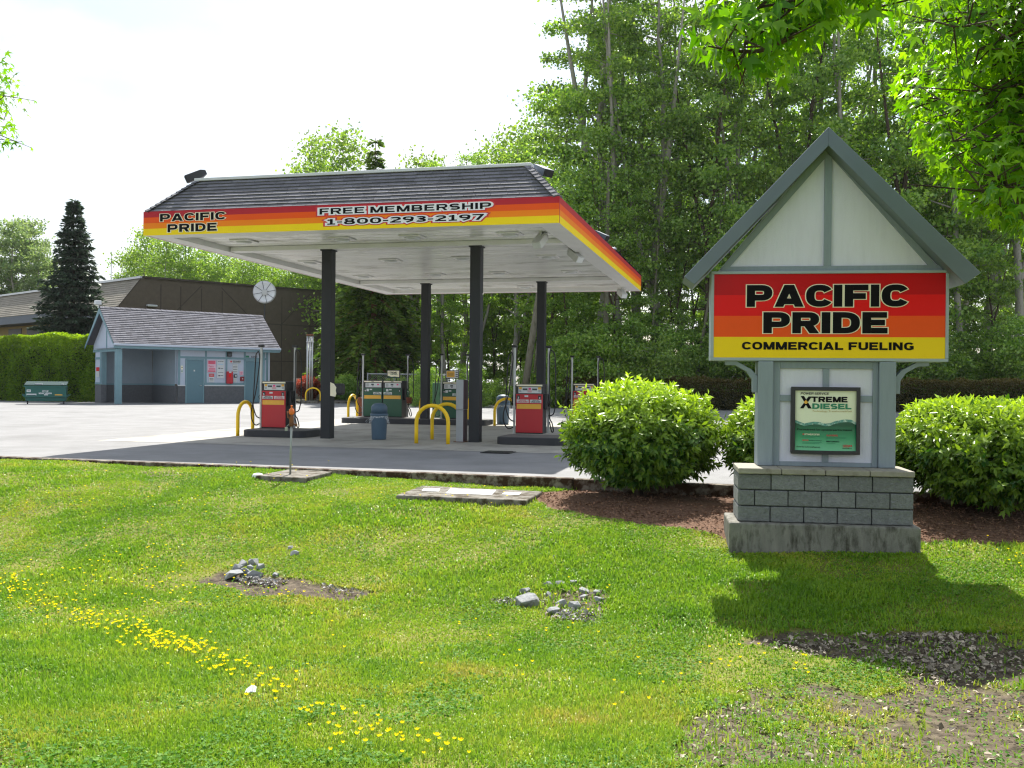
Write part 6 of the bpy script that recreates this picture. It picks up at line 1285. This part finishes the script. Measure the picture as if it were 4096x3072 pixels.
# ------------------------------------------------------------------ lawn grass
def grass():
    N = 1100000; y = 2.6 + (17.9 - 2.6) * rng.random(N) ** 1.35; half = y * .56 + .6; x = (rng.random(N) * 2 - 1) * half
    yk = K0.y + (x - K0.x) * KD.y / KD.x; keep = y < yk - .012; x, y = x[keep], y[keep]
    soil = soil_mask(x, y); mu = mulch_mask(x, y); keep = (rng.random(len(x)) > soil * .97) & ~mu
    for q_ in ([(-3.99, 14.95), (-3.15, 14.65), (-2.93, 15.74), (-3.72, 16.01)], [(p.x, p.y) for p in (G(1583, 1980, -.08), G(2103, 2001, -.08), G(2170, 1965, -.08), G(1687, 1942, -.08))]): keep &= ~inpoly(x, y, [Vector((a_, b_, 0)) for a_, b_ in q_])
    lx, ly = (x - SF.o.x) * SF.x.x + (y - SF.o.y) * SF.x.y, (x - SF.o.x) * SF.y.x + (y - SF.o.y) * SF.y.y
    keep &= ~((lx > fl) & (lx < fr_) & (ly > -.4) & (ly < .44))
    dens = .35 + .65 * smooth(.25, .6, vnoise(x, y, .55, 21)); keep &= rng.random(len(x)) < dens
    x, y = x[keep], y[keep]; n = len(x); z = lawn_z(x, y) - .004
    dep = y; lush = smooth(.3, .75, vnoise(x, y, 1.3, 22)); h = (.020 + .026 * rng.random(n)) * (.65 + .75 * lush) * (.6 + .4 * smooth(2.5, 5, y)); wd = (.0030 + .0022 * rng.random(n)) * np.clip(dep / 5.0, .8, 2.6)
    az = rng.random(n) * 6.283; lean = rng.gamma(2.2, .36, n); dx, dy = np.cos(az), np.sin(az); B = np.stack([x, y, z], 1); side = np.stack([-dy, dx, np.zeros(n)], 1) * wd[:, None]
    up = np.stack([dx * np.sin(lean * .5), dy * np.sin(lean * .5), np.cos(lean * .5)], 1); up2 = np.stack([dx * np.sin(lean * 1.4), dy * np.sin(lean * 1.4), np.cos(lean * 1.4)], 1)
    mid = B + up * (h * .55)[:, None]; tip = mid + up2 * (h * .6)[:, None]
    vs_ = np.stack([B - side, B + side, mid + side * .8, mid - side * .8, tip], 1).reshape(-1, 3)
    tone = np.clip(.16 + .34 * vnoise(x, y, 1.6, 23) + .34 * vnoise(x, y, .6, 25) + .24 * (vnoise(x, y, .2, 24) - .5) + rng.normal(0, .10, n) , 0, 1)
    return np_mesh('grass', vs_, 5, [(0, 1, 2, 3), (3, 2, 4)], lm_grass, tone)
lm_grass = bpy.data.materials.new('grass_blade'); lm_grass.use_nodes = True
def grassmat(m):
    t = m.node_tree; p = t.nodes['Principled BSDF']; o = t.nodes['Material Output']; p.inputs['Roughness'].default_value = .42; p.inputs['Specular IOR Level'].default_value = .35
    at_ = nn(t, 'ShaderNodeAttribute'); at_.attribute_name = 'var'; r = nn(t, 'ShaderNodeValToRGB'); e = r.color_ramp.elements
    e[0].position = 0; e[0].color = S(86, 134, 26); e[1].position = 1; e[1].color = S(194, 180, 100)
    for pos, c_ in ((.35, S(120, 160, 34)), (.62, S(150, 178, 46)), (.82, S(174, 174, 66))): q_ = e.new(pos); q_.color = c_
    t.links.new(at_.outputs['Fac'], r.inputs[0]); t.links.new(r.outputs[0], p.inputs['Base Color']); tr = nn(t, 'ShaderNodeBsdfTranslucent'); t.links.new(r.outputs[0], tr.inputs[0])
    ms = nn(t, 'ShaderNodeMixShader'); ms.inputs[0].default_value = .42; t.links.new(p.outputs[0], ms.inputs[1]); t.links.new(tr.outputs[0], ms.inputs[2]); t.links.new(ms.outputs[0], o.inputs[0])
grassmat(lm_grass)
tag(link('grass', grass()), 'short mown grass covering the lawn', 'grass', kind='stuff')
# broad leaved weeds and clover between the blades
def weeds():
    N = 210000; y = 2.7 + 13 * rng.random(N) ** 1.3; x = (rng.random(N) * 2 - 1) * (y * .56 + .5); yk = K0.y + (x - K0.x) * KD.y / KD.x
    k = (y < yk - .05) & ~mulch_mask(x, y) & (vnoise(x, y, .5, 31) * .6 + vnoise(x, y, .16, 32) * .4 + .12 * smooth(-1, 3, x) > .56); k &= rng.random(N) > soil_mask(x, y) * .82; x, y = x[k], y[k]; n = len(x)
    C = np.stack([x, y, lawn_z(x, y) + .006 + .02 * rng.random(n)], 1); d = rng.normal(size=(n, 3)) * np.array([1, 1, .25]); nr = np.array([0, 0, 1.]) + rng.normal(0, .4, (n, 3))
    return leaf_mesh('weeds', C, .014 + .016 * rng.random(n), leafmat('clover_leaf', S(66, 122, 34), S(120, 164, 60), (1, 1, .4, 1), .4, .6, .15), w=.8, d=d, nrm=nr, fold=.05)
tag(link('clover', weeds()), 'low clover and broad leaved weeds in the lawn', 'ground cover', kind='stuff')

# ------------------------------------------------------------------ fallen leaves, chips, bark
def litter(name, polys, n, size, m, label, dz=.006, z_tilt=.35, w=.6):
    P = []
    for pl, k in polys:
        xs = [p.x for p in pl]; ys = [p.y for p in pl]; x = rng.uniform(min(xs), max(xs), int(n * k)); y = rng.uniform(min(ys), max(ys), int(n * k)); q_ = inpoly(x, y, pl) & (np.abs(x) < y * .56 + .5) & (y > 2.5) & (vnoise(x, y, .3, 41) + .5 * vnoise(x, y, .1, 42) > rng.uniform(.35, .95, len(x))); P.append(np.stack([x[q_], y[q_]], 1))
    P = np.concatenate(P); n_ = len(P); C = np.stack([P[:, 0], P[:, 1], lawn_z(P[:, 0], P[:, 1]) + dz + .012 * rng.random(n_)], 1)
    d = rng.normal(size=(n_, 3)) * np.array([1, 1, z_tilt]); nr = np.array([0, 0, 1.]) + rng.normal(0, .45, (n_, 3))
    tag(link(name, leaf_mesh(name, C, size * rng.uniform(.5, 1.4, n_), m, w=w, d=d, nrm=nr, fold=.22)), label, 'litter', kind='stuff')
m_dry = mat('dry_leaf', S(148, 138, 122), .85, .3, 9, var=.6); m_chip = mat('bark_chip', S(128, 96, 74), .9, .25, 9, var=.5); m_stone = mat('pale_chip', S(150, 148, 146), .85, .25, 9, var=.5)
sub = poly_px([(v[0] * V, v[1] * V) for v in ((1640, 1372), (2240, 1372), (2240, 1480), (1990, 1475), (1760, 1425))])
litter('dry_leaves', [(sub, 1.0), (soilC, .35), (soilD, .12), (soilB, .12)], 2900, .046, m_dry, 'pale dry fallen leaves scattered on bare soil')
litter('bark_chips', [(mulch, 1.0)], 26000, .035, m_chip, 'reddish bark chips on the shrub bed', w=.5)
chipB = poly_px([(v[0] * V, v[1] * V) for v in ((1060, 1298), (1105, 1293), (1135, 1306), (1110, 1316), (1070, 1308))]); chipC = poly_px([(v[0] * V, v[1] * V) for v in ((1180, 1325), (1230, 1318), (1296, 1326), (1292, 1352), (1230, 1342))]); chipA = poly_px([(v[0] * V, v[1] * V) for v in ((500, 1250), (560, 1248), (620, 1256), (600, 1266), (540, 1264))]); chipA2 = poly_px([(v[0] * V, v[1] * V) for v in ((690, 1266), (830, 1282), (800, 1290), (700, 1276))])
litter('stone_chips', [(chipB, .3), (chipC, .5), (chipA, .5), (chipA2, .25)], 1300, .035, m_stone, 'small pale stone chips and dry leaves around the rocks', .004, .5, .75)

# ------------------------------------------------------------------ rocks
def rock(vx, vy, wpx, hpx, label, seed, group=None, dark=False):
    P = L(vx * V, vy * V); k = P.y / F * V; rx = wpx * k / 2 * 1.18; rz = hpx * k * .8; rs = np.random.RandomState(seed); bm = bmesh.new()
    for _ in range(13):
        q_ = rs.normal(size=3); q_ /= np.linalg.norm(q_); q_ = np.sign(q_) * np.abs(q_) ** .6; bm.verts.new((q_[0] * rx, q_[1] * rx * .8, q_[2] * rz))
    bmesh.ops.convex_hull(bm, input=bm.verts); 
    for v in [v for v in bm.verts if not v.link_faces]: bm.verts.remove(v)
    me = bpy.data.meshes.new('rock'); bm.to_mesh(me); bm.free(); me.materials.append(m_rock); o = link('rock', me, None, (P.x, P.y, float(lawn_z(P.x, P.y)) + rz * .10), seed * 1.1)
    b_ = o.modifiers.new('bevel', 'BEVEL'); b_.width = rx * .04; b_.segments = 2; return tag(o, label, 'rock', group)
ga, gb = 'rocks heaped beside the left bare patch', 'rocks scattered in the right stony patch'
for i, (x, y, w_, h_, lab) in enumerate(((507, 1246, 40, 16, 'long low grey rock at the front left of the left heap'), (511, 1231, 26, 18, 'pale blocky rock at the upper left of the left heap'), (523, 1222, 22, 14, 'dark grey rock at the top of the left heap'), (550, 1219, 24, 15, 'pale rock at the top right of the left heap'), (561, 1229, 22, 14, 'round grey rock at the right of the left heap'), (535, 1238, 28, 16, 'grey rock in the middle of the left heap'), (552, 1243, 30, 14, 'flat rock at the front right of the left heap'), (541, 1229, 18, 10, 'small rock tucked in the centre of the left heap'), (595, 1243, 14, 8, 'small grey rock lying apart right of the left heap'), (636, 1200, 18, 12, 'faint grey stone in the grass above the left heap'), (628, 1186, 14, 8, 'small stone in grass farthest above the left heap'))): rock(x, y, w_, h_, lab, 100 + i, ga)
for i, (x, y, w_, h_, lab) in enumerate(((1136, 1308, 50, 30, 'largest grey boulder of the right rock scatter'), (1134, 1282, 24, 14, 'grey rock just above the largest boulder'), (1212, 1308, 24, 16, 'rounded grey rock left of the tilted one in the right scatter'), (1241, 1314, 26, 17, 'tilted grey rock at the lower middle of the right scatter'), (1195, 1323, 30, 15, 'low flat grey rock nearest the viewer in the right scatter'), (1188, 1268, 24, 12, 'flat pale rock at the top of the right scatter'), (1210, 1265, 20, 11, 'pale slab rock right of the top one'), (1238, 1260, 22, 9, 'flat stone at the far top right of the right scatter'), (1262, 1280, 24, 13, 'layered pale rock at the right side of the right scatter'), (1294, 1298, 22, 12, 'pale rock at the right end of the right scatter'), (1186, 1288, 14, 12, 'small round pale stone in the middle of the right scatter'), (1290, 1282, 16, 8, 'small stone at the far right of the right scatter'), (1262, 1292, 18, 8, 'low pale stone below the layered rock'))): rock(x, y, w_, h_, lab, 200 + i, gb)
rock(1198, 1204, 12, 7, 'lone small white stone in the grass above the right scatter', 300); rock(486, 1420, 10, 9, 'small white stone among the buttercups', 301)
for px_, py_, lab in ((541, 1504, 'small white scrap of paper in the near grass'), (1000, 1052, 'white stone at the right foot of the wide slab')):
    P = L(px_ * V, py_ * V) if px_ < 600 else L(1125 * V, 1095 * V); tag(MB().add([(-.03, -.02, .03), (.035, -.01, .03), (.03, .03, .05), (0, .05, .06), (-.03, .03, .04)], [(0, 1, 2, 3, 4)]).build('paper_scrap', m_panelw, loc=(P.x, P.y, P.z)), lab, 'litter')

# ------------------------------------------------------------------ buttercups
def flower_proto(seed, h):
    rs = np.random.RandomState(seed); mb = MB(); r = .0125; lx, ly = rs.normal(0, .012, 2)
    mb.tube([(0, 0, 0), (lx * .4, ly * .4, h * .6), (lx, ly, h)], .0012, 4, 1)
    for k in range(5):
        a_ = k * 1.2566 + rs.rand() * .2; c_, s_ = math.cos(a_), math.sin(a_); q_ = lambda u, v, z: (lx + u * c_ - v * s_, ly + u * s_ + v * c_, h + z)
        mb.add([q_(.001, 0, 0), q_(r * .6, -r * .5, .005), q_(r * 1.05, -r * .3, .011), q_(r * 1.05, r * .3, .011), q_(r * .6, r * .5, .005)], [(0, 1, 2, 3, 4)], 0)
    me = bpy.data.meshes.new('buttercup'); me.from_pydata(mb.v, [], mb.f); me.materials.append(m_petal); me.materials.append(m_stem); me.polygons.foreach_set('material_index', mb.m)
    a = me.attributes.new('var', 'FLOAT', 'FACE'); a.data.foreach_set('value', mb.c); return me
FP = [flower_proto(k, h) for k, h in enumerate((.075, .085, .095, .065))]
rs = np.random.RandomState(17); fl_px = []
band = [(-20, 1275, 26), (60, 1290, 26), (150, 1335, 26), (230, 1352, 20), (300, 1376, 20), (370, 1405, 14), (430, 1428, 12), (500, 1460, 12), (570, 1495, 18), (630, 1520, 24), (700, 1570, 34), (790, 1600, 34), (900, 1640, 30), (990, 1655, 26)]
def along(n, pts, jx=22):
    for _ in range(n):
        i = rs.randint(len(pts) - 1); t = rs.rand(); a_, b_ = pts[i], pts[i + 1]; fl_px.append((a_[0] + (b_[0] - a_[0]) * t + rs.normal(0, jx), a_[1] + (b_[1] - a_[1]) * t + rs.normal(0, 1) * (a_[2] + (b_[2] - a_[2]) * t) * .8))
along(340, band[:8], 30); along(90, band[7:])
for (n, x0_, x1_, y0_, y1_) in ((46, 20, 420, 1225, 1320), (26, 130, 400, 1190, 1260), (22, 330, 560, 1235, 1330), (10, 560, 660, 1270, 1310), (26, 0, 460, 1000, 1120), (20, 420, 720, 1005, 1060), (22, 780, 1160, 1060, 1110), (8, 1640, 1760, 1430, 1490), (9, 1490, 1640, 1400, 1480), (8, 1320, 1480, 1440, 1560), (10, 2120, 2212, 1165, 1240), (10, 1120, 1330, 1260, 1390), (26, 100, 900, 1060, 1190), (16, 600, 1250, 1340, 1480)):
    for _ in range(n): fl_px.append((rs.uniform(x0_, x1_), rs.uniform(y0_, y1_)))
FLW = [L(x * V, y * V) for x, y in fl_px if y < 1662]; FLW.sort(key=lambda p: p.y); rest = []
for i, P in enumerate(FLW):
    s = rs.uniform(.78, 1.15)
    if i < 290:
        o = link('buttercup', FP[i % 4], None, (P.x, P.y, float(lawn_z(P.x, P.y)) - .005), rs.rand() * 6.28); o.scale = (s, s, s); tag(o, 'small yellow buttercup flower on a thin stem in the grass', 'flower', 'yellow buttercups in the lawn')
    else: rest.append((P, s))
mb = MB()
for P, s in rest:
    z = float(lawn_z(P.x, P.y)); a0 = rs.rand() * 6.28; h = .075 * s
    for k in range(5):
        c_, s_ = math.cos(a0 + k * 1.2566), math.sin(a0 + k * 1.2566); r = .0135 * s; q_ = lambda u, v, dz: (P.x + u * c_ - v * s_, P.y + u * s_ + v * c_, z + h + dz)
        mb.add([q_(.001, 0, 0), q_(r * .6, -r * .5, .005), q_(r, 0, .012), q_(r * .6, r * .5, .005)], [(0, 1, 2, 3)])
    mb.tube([(P.x, P.y, z), (P.x, P.y, z + h)], .0012, 3, 1, cap=False)
if rest: tag(mb.build('distant_buttercups', [m_petal, m_stem]), 'many tiny yellow buttercups farther off in the lawn', 'flowers', kind='stuff')

# ------------------------------------------------------------------ light summer haze
hz_ = bpy.data.materials.new('haze_air'); hz_.use_nodes = True; ht = hz_.node_tree; ht.nodes.remove(ht.nodes['Principled BSDF'])
pv = nn(ht, 'ShaderNodeVolumePrincipled'); pv.inputs['Color'].default_value = (.94, .97, 1, 1); pv.inputs['Density'].default_value = .00012; pv.inputs['Anisotropy'].default_value = .2
ht.links.new(pv.outputs[0], ht.nodes['Material Output'].inputs['Volume'])
tag(MB().box(-150, 150, -50, 200, -1.9, 46).build('haze', hz_), kind='stuff')
cy.volume_bounces = 0
